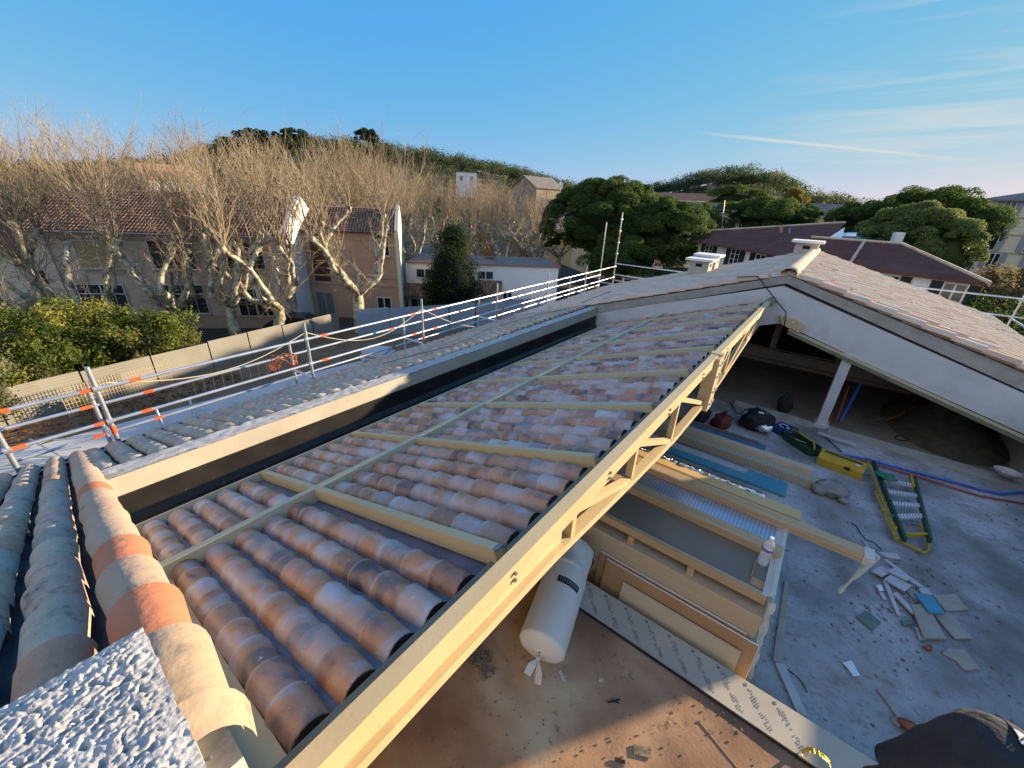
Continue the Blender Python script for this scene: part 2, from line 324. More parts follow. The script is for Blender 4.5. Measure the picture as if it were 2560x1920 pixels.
m_roomfloor = bands(mat('room_floor', (.16, .14, .115), (.26, .225, .19), scale=2, rough=.9, spots=(8, .6, .72, (.22, .2, .17))), 'Y', 1.2, .9, (.27, .21, .11), amt=.7)
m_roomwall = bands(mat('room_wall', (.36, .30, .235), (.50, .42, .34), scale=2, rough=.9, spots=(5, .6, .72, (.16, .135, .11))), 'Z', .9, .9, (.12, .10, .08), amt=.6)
m_soil = mat('soil', (.06, .055, .04), (.11, .10, .07), scale=6, rough=1, bump=.5)
m_printblue = mat('print_ink', (.10, .13, .17), (.15, .18, .22), rough=.8)
m_goldfoil = mat('gold_film', (.55, .42, .04), (.75, .6, .08), scale=14, rough=.25, metal=.6, bump=.6, bscale=30)
m_skin = mat('skin', (.52, .27, .17), (.58, .31, .20), scale=8, rough=.55)
m_hood = mat('dark_hood', (.022, .023, .026), (.04, .04, .045), scale=9, rough=.9, bump=.3, bscale=60)
m_capgrey = mat('cap_panel', (.42, .42, .43), (.5, .5, .5), scale=9, rough=.85, bump=.2, bscale=90)
m_debris = mat('debris', (.12, .09, .06), (.30, .25, .18), scale=30, rough=.95)

def see_through_light(m, f, col):
    nt = m.node_tree; out = [n for n in nt.nodes if n.type == 'OUTPUT_MATERIAL'][0]; src = out.inputs['Surface'].links[0].from_socket
    t = nt.nodes.new("ShaderNodeBsdfTranslucent"); t.inputs[0].default_value = (*col, 1); mx = nt.nodes.new("ShaderNodeMixShader"); mx.inputs[0].default_value = f
    nt.links.new(src, mx.inputs[1]); nt.links.new(t.outputs[0], mx.inputs[2]); nt.links.new(mx.outputs[0], out.inputs['Surface'])
see_through_light(m_film, .45, (.85, .80, .66))
# ------------------------------------------------------------------ ground, hills
GZ = -9.66
m_ground = mat('earth', (.10, .085, .055), (.17, .15, .10), scale=.08, rough=1, spots=(1.5, .58, .7, (.08, .08, .04)))
m_asphalt = mat('asphalt', (.045, .046, .048), (.075, .075, .075), scale=.6, rough=.85, spots=(.35, .62, .70, (.14, .14, .14)))
m_slab = mat('yard_slab', (.46, .44, .42), (.58, .56, .53), scale=.5, rough=.95, spots=[(2.5, .62, .72, (.32, .29, .25)), (.4, .62, .7, (.36, .35, .33))])
m_dirt = mat('yard_dirt', (.13, .09, .055), (.21, .15, .09), scale=1.2, rough=1, bump=.5, spots=(4, .58, .68, (.26, .13, .05)))
gm = MB(); gm.quad((-2500, -800, GZ), (2500, -800, GZ), (2500, 2500, GZ), (-2500, 2500, GZ))
solo(gm, 'ground', m_ground, kind='structure')

def roads(name, pts, z, m):
    b = MB(); b.poly([(x, y, GZ + z) for x, y in pts]); return solo(b, name, m, kind='structure')
roads('street', [(-60, -30), (-28.6, -30), (-28.6, 18), (-24, 30), (-18, 42), (-24, 62), (-45, 95), (-60, 95), (-36, 52), (-34, 36), (-60, 10)], .004, m_asphalt)
roads('yard', [(-28.6, -30), (-7.0, -30), (-7.0, 30), (-22, 30), (-28.6, 18)], .008, m_dirt)
b = MB(); b.prism([(-23.4, -12, GZ + .01), (-8, -12, GZ + .01), (-8, 20, GZ + .01), (-21.5, 20, GZ + .01), (-22.4, 8, GZ + .01)], (0, 0, .14))
solo(b, 'yard_slab', m_slab, kind='structure')

# ------------------------------------------------------------------ tiles
def tile_row(mb, p0, u, v, n, Ln, expo, r, hh, tones, segs=8, jit=0.0, lift=.018, taper=.10, lip=True, collar=None):
    p0 = Vector(p0); s = 0.0; k = 0
    while s < Ln - .04:
        e = min(expo * random.uniform(.93, 1.07) if jit else expo, Ln - s)
        jr = random.uniform(-jit, jit); jz = random.uniform(0, jit)
        rr = tones()
        rings = []
        for t, ra, li in ((0, r * (1 + taper), lift + jz * .6), (1, r * (1 - taper * .3), lift * .15)):
            c = p0 + u * (s + (e * 1.06) * t) + n * li + v * (jr * (1 if t else -.4))
            rings.append([c + v * (ra * math.cos(math.pi * j / segs)) + n * (hh * ra / r * math.sin(math.pi * j / segs)) for j in range(segs + 1)])
        m_ = segs + 1
        if collar is not None:
            f_ = .014 / e; rm = [a.lerp(c_, f_) for a, c_ in zip(rings[0], rings[1])]
            mb.add(rings[0] + rm, [(j + 1, j, j + m_, j + 1 + m_) for j in range(segs)], collar, True)
            vs = rm + rings[1]
        else: vs = rings[0] + rings[1]
        mb.add(vs, [(j + 1, j, j + m_, j + 1 + m_) for j in range(segs)], rr, True)
        if lip:
            c = p0 + u * s + n * (lift + jz * .6) + v * (jr * -.4)
            ra = r * (1 + taper); k_ = 1 - .016 / r
            inn = [c + v * (ra * k_ * math.cos(math.pi * j / segs)) + n * (hh * ra / r * k_ * math.sin(math.pi * j / segs)) for j in range(segs + 1)]
            mb.add(rings[0] + inn, [(j, j + 1, j + 1 + m_, j + m_) for j in range(segs)], max(0, rr - .1), False)
        s += e; k += 1
def pan_row(mb, p0, u, v, n, Ln, r, dep, segs=5, tone=.1):
    a = [v * (r * math.cos(math.pi * j / segs)) - n * (dep * math.sin(math.pi * j / segs)) for j in range(segs + 1)]
    p0 = Vector(p0); vs = [p0 + q for q in a] + [p0 + u * Ln + q for q in a]
    mb.add(vs, [(j, j + 1, j + 2 + segs, j + 1 + segs) for j in range(segs)], tone, True)

SL = .345
RX, RZ = -.40, -.66                       # ridge
def roofz(x): return RZ - SL * (RX - x) if x < RX else RZ - .302 * (x - RX)
EX = -4.30                                # left eave (at y = 0; the eave is slightly skewed)
EZL = -2.0
def ex(y): return -4.30 - .045 * y
def rowu(y):
    u = Vector((RX - ex(y), 0, RZ - EZL)).normalized(); return u, Vector((-u.z, 0, u.x))
def rz2(x, y): return RZ + (EZL - RZ) * (x - RX) / (ex(y) - RX)
uL = Vector((1, 0, SL)).normalized(); nL = Vector((-SL, 0, 1)).normalized(); vY = Vector((0, 1, 0))
GY, GE = 6.03, 10.75                      # gable plane, far end

bld = thing('roofed_building', 'long building under repair with pale canal tiles, grey parapet, black gutter and white gable wall', 'building', V(-3, 3, -6.0))
tb = MB(); pb = MB()
def tones_old(): return random.choice([random.uniform(0, .8)] * 9 + [random.uniform(.8, 1)])
y = -.148; dy = .1320
while y > -3.2:
    u_, n_ = rowu(y); Ln = (-.45 - ex(y)) * H / u_.x
    tile_row(tb, V(ex(y), y, EZL), u_, vY, n_, Ln, .318, .076, .080, tones_old, segs=12, jit=.020, lift=.034, taper=.12)
    pan_row(pb, V(ex(y), y - dy / 2, EZL) + n_ * .02, u_, vY, n_, Ln, .055, .06)
    y -= dy
y = .06
while y < GY - .05:
    u_, n_ = rowu(y); Ln = (-3.02 - ex(y)) * H / u_.x
    tile_row(tb, V(ex(y), y, EZL), u_, vY, n_, Ln, .285, .086, .058, tones_old, segs=8, jit=.016, lift=.022, taper=.10)
    pan_row(pb, V(ex(y), y - dy / 2, EZL) + n_ * .02, u_, vY, n_, Ln, .055, .06)
    ec = V(ex(y), y, EZL) + u_ * (Ln - .002); tb.add([ec + vY * (.084 * math.cos(math.pi * q / 8)) + n_ * (.060 * math.sin(math.pi * q / 8)) for q in range(9)], [tuple(range(9))], .3)
    y += dy
part(tb, 'eave_roof_tiles', m_oldtile, bld)
for (x1, y0, y1) in ((-.45, -3.3, .0), (-3.0, .0, GY)):
    x0, x0b = ex(y0) + .02, ex(y1) + .02
    a = V(x0, y0, rz2(x0, y0)); c = V(x1, y0, rz2(x1, y0)); d = V(x1, y1, rz2(x1, y1)); e = V(x0b, y1, rz2(x0b, y1))
    pb.prism([a - nL * .03, c - nL * .03, d - nL * .03, e - nL * .03], nL * -.12, .1)
part(pb, 'valley_tiles', m_oldpan, bld)
# verge tiles along the edge of the opening
vb = MB(); vt = iter([.1, .3, .5, .25, .6, .4, .9, .2, .45, .3, .5, .15, .35, .5, .3, .2, .4] * 3)
tl = [.2, .5, .95, .55, .35, .4, .3, .75, .45, .3, .5, .85, .35, .5, .2, .4, .6, .3]
seq = tl[::-1]; it = iter(seq * 4)
order = [.5, .6, .5, .85, .45, .3, .5, .55, .95, .3, .92, .12, .1, .3, .5, .3, .3, .3]
it = iter(order * 3)
uD = uL
Ln = (-.41 - (-3.0)) * H / uL.x
tile_row(vb, V(-3.0, -.018, roofz(-3.0)) + nL * .025, uL, vY, nL, Ln, .362, .082, .090, lambda: next(it), segs=12, jit=.014, lift=.036, taper=.15)
Ln2 = (-3.0 - EX) * H / uL.x
tile_row(vb, V(EX, -.018, EZL), uL, vY, nL, Ln2, .33, .09, .085, lambda: random.uniform(0, .6), segs=10, jit=.012)
part(vb, 'verge_tiles', m_verge, bld)
# upstand carrying the verge
b = MB()
b.prism([V(-3.0, .012, roofz(-3.0)), V(-.42, .012, roofz(-.42)), V(-.42, .012, -2.2), V(-3.0, .012, -2.2)], (0, -.12, 0))
part(b, 'verge_upstand', m_mortar, bld)
# parapet
b = MB(); b.box(V(-2.985, .0, -1.80), V(-2.87, GY - .03, -1.509)); par = part(b, 'parapet', m_copface, bld)
b = MB()
def cop(u, v): 
    x = -2.99 + .123 * v; yy = .0 + (GY - .03) * u
    return V(x, yy, -1.509) + Vector((0, 0, .012 + .012 * noise.noise(Vector((x * 30, yy * 40, 1))) + .008 * noise.noise(Vector((x * 70, yy * 120, 5)))))
b.grid(cop, 260, 8); part(b, 'parapet_coping', m_rough, bld)
b = MB()
b.box(V(-2.96, .006, -1.772), V(-2.86, GY - .035, -1.633))
b.prism([V(-2.86, .006, -1.7725), V(-2.825, .006, -1.805), V(-2.825, .006, -1.85), V(-2.96, .006, -1.85), V(-2.96, .006, -1.7725)], V(0, GY - .05, 0))
part(b, 'valley_gutter', m_black, bld)
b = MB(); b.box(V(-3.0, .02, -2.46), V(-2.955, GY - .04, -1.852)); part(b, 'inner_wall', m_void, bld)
# zinc eave gutter and outer wall
b = MB()
prof = [(math.cos(t) * .055, math.sin(t) * .055) for t in [math.pi + k * math.pi / 8 for k in range(9)]]
rows_ = [V(ex(-3.3) - .035 + a, -3.3, EZL - .01 + c) for a, c in prof]; DV = V(ex(GE) - ex(-3.3), 3.3 + GE, 0)
b.add(rows_ + [p + DV for p in rows_], [(j, j + 1, j + 10, j + 9) for j in range(8)])
b.bar(V(ex(-3.3) - .09, -3.3, EZL - .008), V(ex(GE) - .09, GE, EZL - .008), .02, .02)
E0_ = ex(-3.3); b.prism([V(E0_ - .02, -3.3, EZL + .01), V(E0_ + .05, -3.3, EZL + .025), V(E0_ + .05, -3.3, EZL), V(E0_ - .02, -3.3, EZL - .02)], DV)
part(b, 'eave_gutter', m_zinc, bld)
b = MB(); b.prism([V(-4.0, -3.3, GZ / H), V(-4.12, -3.3, GZ / H), V(-4.66, GE - .05, GZ / H), V(-4.54, GE - .05, GZ / H)], V(0, 0, -2.12 - GZ / H)); part(b, 'outer_wall', m_white, bld)
# rough rendered block (a chimney head)
blk = MB(); x0, x1, y0, y1, zt = -.612, -.02, -.60, -.0185, -.553
def bf(u, v):
    x = x0 + (x1 - x0) * u; yy = y0 + (y1 - y0) * v
    q = Vector((x * H, yy * H, 0))
    a = noise.noise(q * 22); c = noise.noise(q * 48 + Vector((3, 1, 2))); d = noise.noise(q * 110); g = noise.noise(q * 7 + Vector((9, 9, 9)))
    h_ = max(0, a) * .003 + max(0, c - .1) * .006 - max(0, noise.noise(q * 70 + Vector((7, 2, 1))) - .2) * .030 + abs(d) * .005 + noise.noise(q * 95) * .003 + noise.noise(q * 160) * .003 + g * .006
    ed = min(u, 1 - u, v, 1 - v)
    k = min(1, ed / .045)
    return V(x, yy, zt) + Vector((.004 * d, .004 * c, h_ * (.15 + .85 * k) - (1 - k) * .006))
blk.grid(bf, 380, 340)
blk.box(V(x0 + .003, y0 + .003, -1.0), V(x1 - .003, y1 - .003, zt - .006))
part(blk, 'mortar_block', m_rough, bld, 'rough rendered chimney head with lumpy mortar top')

# gable wall
b = MB()
gw = [V(-2.955, GY, rz2(-2.955, GY) - .13), V(-.42, GY, -.79), V(2.43, GY, roofz(2.43) - .19), V(2.43, GY, -2.06), V(2.014, GY, -1.928), V(.6, GY, -1.523), V(-.22, GY, -1.27), V(-.34, GY, -1.25), V(-1.5, GY, -1.65), V(-1.5, GY, -2.5), V(-2.955, GY, -2.5)]
b.prism(gw, V(0, .16, 0)); part(b, 'gable_wall', m_white, bld)
b = MB()
fz = [(-2.955, .0), (-.42, .0), (2.5, .0)]
def rg(x): return rz2(x, GY) if x < RX else roofz(x)
def fas(x0, x1, d0, d1):
    b.prism([V(x0, GY - .035, rg(x0)), V(x1, GY - .035, rg(x1)), V(x1, GY, rg(x1) - d1), V(x0, GY, rg(x0) - d0)], V(0, .12, 0))
fas(-3.05, RX, .15, .095); fas(RX, 2.5, .095, .175); part(b, 'mortar_band', m_mortar, bld)
b = MB()
A = V(-.22, GY - .012, -1.30); B = V(2.2, GY - .012, -2.01)
dn = Vector((0, 0, 1))
b.bar(A, B, .05, .045, dn)
part(b, 'steel_beam', m_beige2, bld)
b = MB()
b.bar(A + Vector((0, -.01, -.055)), B + Vector((0, -.01, -.055)), .09, .05, dn)
for t in (.22, .44, .63, .83):
    p = A.lerp(B, t) + Vector((0, -.058, -.035)); b.obox(p, .05, .012, .02, 0)
part(b, 'beam_flange', m_plate, bld)
b = MB(); b.prism([V(-.36, GY - .06, -1.14), V(-.18, GY - .06, -1.17), V(-.05, GY - .06, -1.22), V(-.10, GY - .06, -1.31), V(-.3, GY - .06, -1.25)], V(0, .05, 0))
gp = part(b, 'gusset_plate', m_beige, bld)
b = MB()
for x, z in ((-.29, -1.17), (-.2, -1.19), (-.28, -1.23), (-.17, -1.26), (-.11, -1.24), (-.12, -1.29)): b.cyl(V(x, GY - .06, z), V(x, GY - .075, z), .022, 6)
part(b, 'bolt_heads', m_galv, gp, kind='stuff')
b = MB(); b.prism([V(.40, GY - .01, -1.44), V(.50, GY - .01, -1.47), V(.50, GY - .01, -2.42), V(.40, GY - .01, -2.42)], V(0, .16, 0)); b.box(V(.38, GY - .04, -2.47), V(.53, GY + .17, -2.42))
part(b, 'column', m_white, bld)
# room behind the gable
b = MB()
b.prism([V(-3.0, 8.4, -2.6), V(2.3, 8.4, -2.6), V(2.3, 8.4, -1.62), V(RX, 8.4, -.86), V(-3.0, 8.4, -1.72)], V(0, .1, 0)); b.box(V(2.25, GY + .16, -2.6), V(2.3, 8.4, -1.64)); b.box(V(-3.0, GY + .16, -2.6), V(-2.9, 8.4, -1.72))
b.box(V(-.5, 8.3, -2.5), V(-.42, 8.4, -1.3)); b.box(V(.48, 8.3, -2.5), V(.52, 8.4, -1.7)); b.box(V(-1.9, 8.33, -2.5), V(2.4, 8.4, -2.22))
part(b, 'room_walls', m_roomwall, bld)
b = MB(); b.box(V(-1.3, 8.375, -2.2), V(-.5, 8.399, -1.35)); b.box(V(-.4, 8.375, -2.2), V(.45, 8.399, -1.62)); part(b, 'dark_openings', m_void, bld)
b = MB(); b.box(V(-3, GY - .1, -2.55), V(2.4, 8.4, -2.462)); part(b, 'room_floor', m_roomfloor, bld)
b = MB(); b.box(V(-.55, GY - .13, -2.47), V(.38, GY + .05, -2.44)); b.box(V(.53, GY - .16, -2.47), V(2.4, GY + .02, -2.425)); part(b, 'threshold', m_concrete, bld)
# far roof
tb = MB(); y = GY + .06
uR = Vector((-1, 0, .302)).normalized(); nR = Vector((.302, 0, 1)).normalized()
def tones_far(): return random.random()
pb = MB()
while y < GE:
    u_, n_ = rowu(y); tile_row(tb, V(ex(y), y, EZL), u_, vY, n_, (RX - .02 - ex(y)) * H / u_.x, .33, .077, .075, tones_far, segs=6, jit=.008)
    y += dy
part(tb, 'far_roof_left_tiles', m_fartile, bld)
def tones_right(): return random.choice([random.uniform(.22, .36)] * 6 + [random.uniform(.45, .7), random.uniform(.7, .9), .97])
tb = MB(); y = GY + .06; REX = 2.43
while y < GE:
    tile_row(tb, V(REX, y, roofz(REX)), uR, vY, nR, (REX - RX - .02) * H / uL.x, .40, .064, .085, tones_right, segs=6, jit=.003, lift=.026, collar=.86)
    y += dy
# proud verge row
tile_row(tb, V(REX + .03, GY - .0, roofz(REX + .03)) + nR * .045, uR, vY, nR, (REX - RX) * H, .42, .10, .075, lambda: random.choice([.3, .5, .9, .6, .75]), segs=8, jit=.01, lift=.03)
tile_row(tb, V(1.55, GY + .19, roofz(1.55)) + nR * .06, uR, vY, nR, 1.1 * H, .42, .09, .08, lambda: random.choice([.3, .5, .8]), segs=8, jit=.01, lift=.03)
part(tb, 'far_roof_right_tiles', m_fartile, bld)
tb = MB()
u_, n_ = rowu(GY); tile_row(tb, V(ex(GY), GY, EZL) + n_ * .02, u_, vY, n_, (RX - ex(GY)) * H, .36, .085, .07, lambda: random.choice([.2, .5, .9, .4]), segs=8, jit=.008, lift=.02)
part(tb, 'far_roof_verge_tiles', m_fartile, bld)
tb = MB(); rt = iter([.2, .4, .55, .3, .35, .6, .3, .5] * 5)
tile_row(tb, V(RX, GE, RZ + .01), Vector((0, -1, 0)), Vector((1, 0, 0)), Vector((0, 0, 1)), (GE - GY + .06) * H, .40, .15, .13, lambda: next(rt), segs=10, lift=.02, taper=.08)
part(tb, 'ridge_tiles', m_fartile, bld)
b = MB()
for xa, ya_, sg in ((1, 0, 0),):
    G0, G1 = GY + .06, GE
    b.add([V(ex(G0) + .03, G0, EZL - .03), V(RX, G0, RZ - .02), V(RX, G1, RZ - .02), V(ex(G1) + .03, G1, EZL - .03), V(REX - .02, G0, roofz(REX) - .02), V(REX - .02, G1, roofz(REX) - .02),
           V(ex(G0) + .03, G0, EZL - .1), V(RX, G0, RZ - .11), V(RX, G1, RZ - .11), V(ex(G1) + .03, G1, EZL - .1), V(REX - .02, G0, roofz(REX) - .09), V(REX - .02, G1, roofz(REX) - .09)],
          [(0, 1, 2, 3), (1, 4, 5, 2), (6, 7, 8, 9), (7, 10, 11, 8), (0, 1, 7, 6), (1, 4, 10, 7), (3, 2, 8, 9), (2, 5, 11, 8)])
part(b, 'roof_deck', mat('red_underlay', (.13, .05, .035), (.20, .085, .055), scale=4, rough=.95), bld)
b = MB(); b.prism([V(-4.5, GE - .18, GZ / H), V(2.3, GE - .18, GZ / H), V(2.3, GE - .18, roofz(2.3) - .14), V(RX, GE - .18, RZ - .16), V(-4.5, GE - .18, -2.1)], V(0, .12, 0))
b.box(V(2.24, GY + .2, GZ / H), V(2.36, GE - .2, -1.62)); part(b, 'far_walls', m_white, bld)
b = MB()
b.prism([V(2.47, GY - .1, -1.545), V(2.53, GY - .1, -1.53), V(2.53, GY - .1, -1.57), V(2.47, GY - .1, -1.6)], V(0, GE - GY + .1, 0)); part(b, 'right_eave_gutter', m_galv, bld)
# parapet and added unseen shade block on the far right of the terrace
b = MB(); b.box(V(2.28, -.4, -2.46), V(2.4, GY - .01, -1.56)); part(b, 'right_parapet', m_copface, bld)
def chimney(x0, x1, y0, y1, zb, zt, cap, mats, capw=.075, capd=.045, hole=True):
    b = MB(); b.box(V(x0, y0, zb), V(x1, y1, zt)); o = part(b, 'chimney', mats[0], bld)
    c = MB(); c.box(V(x0 - capw, y0 - capw, zt + .0015), V(x1 + capw, y1 + capw, zt + capd)); part(c, 'chimney_cap', mats[1], o)
    if hole:
        k = MB(); k.box(V((x0 + x1) / 2 - .06, y0 - .004, zt - .11), V((x0 + x1) / 2 + .06, y0 + .01, zt - .05)); part(k, 'flue_opening', m_void, o); k = MB(); k.box(V(x1 - .01, (y0 + y1) / 2 - .07, zt - .11), V(x1 + .004, (y0 + y1) / 2 + .07, zt - .05))
        part(k, 'flue_opening', m_void, o)
m_chim = mat('cement_chimney', (.40, .37, .32), (.50, .47, .41), scale=4, rough=.9)
m_chimw = mat('cream_chimney', (.46, .40, .33), (.54, .48, .40), scale=4, rough=.9)
chimney(-2.36, -1.98, 8.98, 9.30, -1.6, -.90, None, (m_chim, m_plaster))
chimney(-2.36, -1.98, 9.52, 9.86, -1.6, -.85, None, (m_chim, m_plaster))
chimney(-.72, -.34, 10.05, 10.45, -1.0, -.46, None, (m_chimw, m_plaster))
chimney(2.2, 3.10, 6.12, 6.5, GZ / H, -.76, None, (m_chim, m_plaster), hole=False)  # unseen block, added out of view to keep sun off the deck
# black cable over the ridge and along the roof
b = MB()
pts = [P(1240, 765, Y=5.3) + Vector((0, 0, 0))]
cb = [V(-2.75, GY - .2, -1.52), V(-2.0, GY - .06, rz2(-2.0, GY) + .06), V(-.95, GY - .05, rz2(-.95, GY) + .09), V(-.72, GY - .06, rz2(-.72, GY) + .06), V(-.55, GY - .08, -.86), V(-.42, GY - .09, -.98), V(-.30, GY - .1, -1.08), V(-.27, GY - .12, -1.25)]
b.tube(cb[2:], .011, 6); solo(b, 'electric_cable', m_dark, 'black cable draped over the gable edge beside the ridge', 'cable')
b = MB(); b.tube([V(-3.35, 2.2 + k * .42, rz2(-3.35, 5) + .075 + .012 * math.sin(k * 2)) + Vector((.12 * math.sin(k * .9), 0, 0)) for k in range(14)], .008, 5)
solo(b, 'roof_cable', m_dark, 'thin black cable lying along the eave tiles behind the parapet', 'cable')

# ------------------------------------------------------------------ tiled panel between parapet and truss
def pz(x): return -1.0 - SL * (-.54 - x)
XU, XM, XD = -.575, -1.79, -2.57
BY = [.075, .706, 1.357, 2.02, 2.70, 3.38, 4.06, 4.78, 5.50]
pan = thing('roof_panel', 'sloping prefabricated panel of glazed brown imitation tiles in a beige steel frame', 'roof panel', V(-1.5, 2.8, -1.7))
tb = MB(); pb = MB(); eb = MB()
def tn(): return random.random()
for i in range(len(BY)):
    y0 = BY[i]; y1 = BY[i + 1] if i < 8 else 6.02
    nrow = 5 if i < 8 else 4
    for k in range(nrow):
        yc = (.124 + .1155 * k) if i == 0 else y0 + .108 + (y1 - y0 - .17) * k / (nrow - 1)
        for xa, xb in ((XM + .03, XU - .005), (XD + .03, XM - .03)):
            tile_row(tb, V(xa, yc, pz(xa) - .045), uL, vY, nL, (xb - xa) * H / uL.x, .225, .080, .084, tn, segs=12, lift=.015, taper=.09, lip=True, collar=1.0)
            if xb > -.7:
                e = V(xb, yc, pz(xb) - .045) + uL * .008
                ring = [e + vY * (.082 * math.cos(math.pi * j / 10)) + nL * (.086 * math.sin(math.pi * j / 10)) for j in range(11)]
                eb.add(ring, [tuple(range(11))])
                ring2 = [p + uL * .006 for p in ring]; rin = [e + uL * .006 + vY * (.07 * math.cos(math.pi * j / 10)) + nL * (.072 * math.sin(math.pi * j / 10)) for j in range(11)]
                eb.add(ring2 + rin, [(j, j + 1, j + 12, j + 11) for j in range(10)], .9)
for xa, xb in ((XD, XU),):
    pb.prism([V(xa, .075, pz(xa) - .028), V(xb, .075, pz(xb) - .028), V(xb, 6.0, pz(xb) - .028), V(xa, 6.0, pz(xa) - .028)], nL * -.03)
part(tb, 'imitation_tiles', m_newtile, pan); part(pb, 'panel_sheet', m_pan, pan); part(eb, 'tile_end_caps', m_void, pan)
b = MB(); b.bar(V(XM, .0, pz(XM) + .008), V(XM, 6.0, pz(XM) + .008), .085, .11, nL); part(b, 'purlin', m_beige2, pan)
b = MB(); b.bar(V(XD, .03, pz(XD) + .0), V(XD, 6.0, pz(XD) + .0), .045, .09, nL); part(b, 'lower_rail', m_beige2, pan)
b = MB(); b.prism([V(XU - .0, .0, -1.012), V(-.50, .0, -1.012), V(-.50, 5.75, -1.012), V(XU, 5.75, -1.012)], (0, 0, -.02)); part(b, 'upper_plate', m_plate, pan)
b = MB(); b.prism([V(XM, .013, pz(XM) - .02), V(XU, .013, pz(XU) - .02), V(XU, .074, pz(XU) - .02), V(XM, .074, pz(XM) - .02)], nL * -.02)
b.prism([V(XD, .015, pz(XD) - .02), V(XM, .015, pz(XM) - .02), V(XM, .06, pz(XM) - .02), V(XD, .06, pz(XD) - .02)], nL * -.02)
part(b, 'end_plate', m_beige, pan)
for i, yb in enumerate(BY):
    if i == 0: continue
    mm = m_beige if i < 3 else m_beige2  # near rafters coloured golder to stand in for bounced sunlight
    b = MB(); b.bar(V(XM + .025, yb, pz(XM + .025) + .014), V(-.555, yb, pz(-.555) + .014), .055, .10, nL)
    if i in (3, 6): b.bar(V(XM + .02, yb + .045, pz(XM + .02) + .0), V(-.555, yb + .045, pz(-.555) + .0), .04, .09, nL)
    r = part(b, 'rafter', mm, pan)
    c = MB(); c.bar(V(-.572, yb, pz(-.572) + .046), V(-.5555, yb, pz(-.5555) + .046), .052, .010, nL); part(c, 'rafter_end', m_bolt, r)
    b = MB(); b.bar(V(XD + .015, yb, pz(XD) + .012), V(XM - .025, yb, pz(XM - .025) + .012), .055, .095, nL)
    if i in (3, 6): b.bar(V(XD + .015, yb + .045, pz(XD) + .0), V(XM - .02, yb + .045, pz(XM - .02) + .0), .04, .08, nL)
    part(b, 'rafter', mm, pan)

# ------------------------------------------------------------------ steel truss
tr = thing('steel_truss', 'long beige painted steel truss with welded webs standing along the panel edge', 'truss', V(-.48, 2.8, -1.35))
XT0, XT1 = -.51, -.465
b = MB(); b.box(V(XT0, -.3, -1.0), V(XT1, 5.62, -.925)); part(b, 'top_chord', m_beige, tr)
def lowz(y):
    ys = [-.3, .16, .9, 1.2, 1.75, 2.4, 2.72, 3.05, 3.4, 4.2, 5.3]; zs = [-1.045, -1.06, -1.12, -1.15, -1.245, -1.315, -1.325, -1.325, -1.30, -1.20, -1.10]
    return float(np.interp(y, ys, zs))
b = MB(); ys = [-.3, .9, 1.6, 2.3, 3.05, 3.6, 4.4, 5.3]
for a, c in zip(ys[:-1], ys[1:]):
    b.prism([V(XT0, a, lowz(a)), V(XT0, c, lowz(c)), V(XT0, c, lowz(c) + .035), V(XT0, a, lowz(a) + .035)], V(XT1 - XT0 + .002, 0, 0))
part(b, 'bottom_chord', m_beige, tr)
b = MB()
wb = MB()
wb.box(V(XT0 + .02, -.3, -1.05), V(XT0 + .026, .95, -1.0)); 
wb.prism([V(XT0 + .018, -.3, lowz(-.3) + .02), V(XT0 + .018, .97, lowz(.97) + .02), V(XT0 + .018, .97, -1.0), V(XT0 + .018, -.3, -1.0)], V(.006, 0, 0))
part(wb, 'web_plate', m_beige, tr)
wl = MB(); 
for k in range(90):
    yy = -.05 + k * .0098; z = -1.004 + .002 * math.sin(k * 3.1)
    wl.ell(V(XT1 - .012, yy, z), .006, .010, .006, 5, 4)
part(wl, 'weld_bead', m_beige, tr)
def web(a, c, ww=.05):
    b = MB(); b.bar(a, c, ww, .05, Vector((1, 0, 0))); return part(b, 'web_member', m_beige, tr)
xc = (XT0 + XT1) / 2
nodes = [1.03, 1.61, 2.24, 3.04, 3.60, 4.45]
for yv in (1.03, 1.61, 2.24, 3.60, 4.45): web(V(xc, yv, lowz(yv) + .03), V(xc, yv, -.99), .045)
for (ya, yt) in ((2.24, 1.63), (1.61, 1.05), (3.0, 2.26), (3.08, 3.58), (3.60, 4.43), (4.45, 5.2)):
    web(V(xc, ya, lowz(ya) + .025), V(xc, yt, -.995), .045)
b = MB(); b.box(V(XT0 - .01, 2.965, lowz(3.04) - .02), V(XT1 + .03, 3.035, -.93)); b.box(V(XT0 - .01, 3.05, lowz(3.04) - .02), V(XT1 + .03, 3.105, -.92)); sp = part(b, 'splice_plate', m_beige, tr)
b = MB()
for z in (-.98, -1.07, -1.19, -1.29):
    b.cyl(V(XT1 + .03, 3.078, z), V(XT1 + .042, 3.078, z), .022, 6); b.cyl(V(XT1 + .03, 3.0, z), V(XT1 + .042, 3.0, z), .018, 6)
part(b, 'bolt_heads', m_galv, sp, kind='stuff')
for yb in (.662, 1.28, 2.0, 2.66, 3.36, 4.0, 4.7):
    b = MB()
    for dz in ((-.955), (-.982)): b.cyl(V(XT1, yb, dz), V(XT1 + .008, yb + .0, dz), .011, 6)
    part(b, 'bolt_pair', m_bolt, tr)
b = MB(); b.tube([V(xc, 5.6, -.96), V(xc, GY - .0, -.98)], .075, 12); part(b, 'bearing_tube', m_plate, tr)
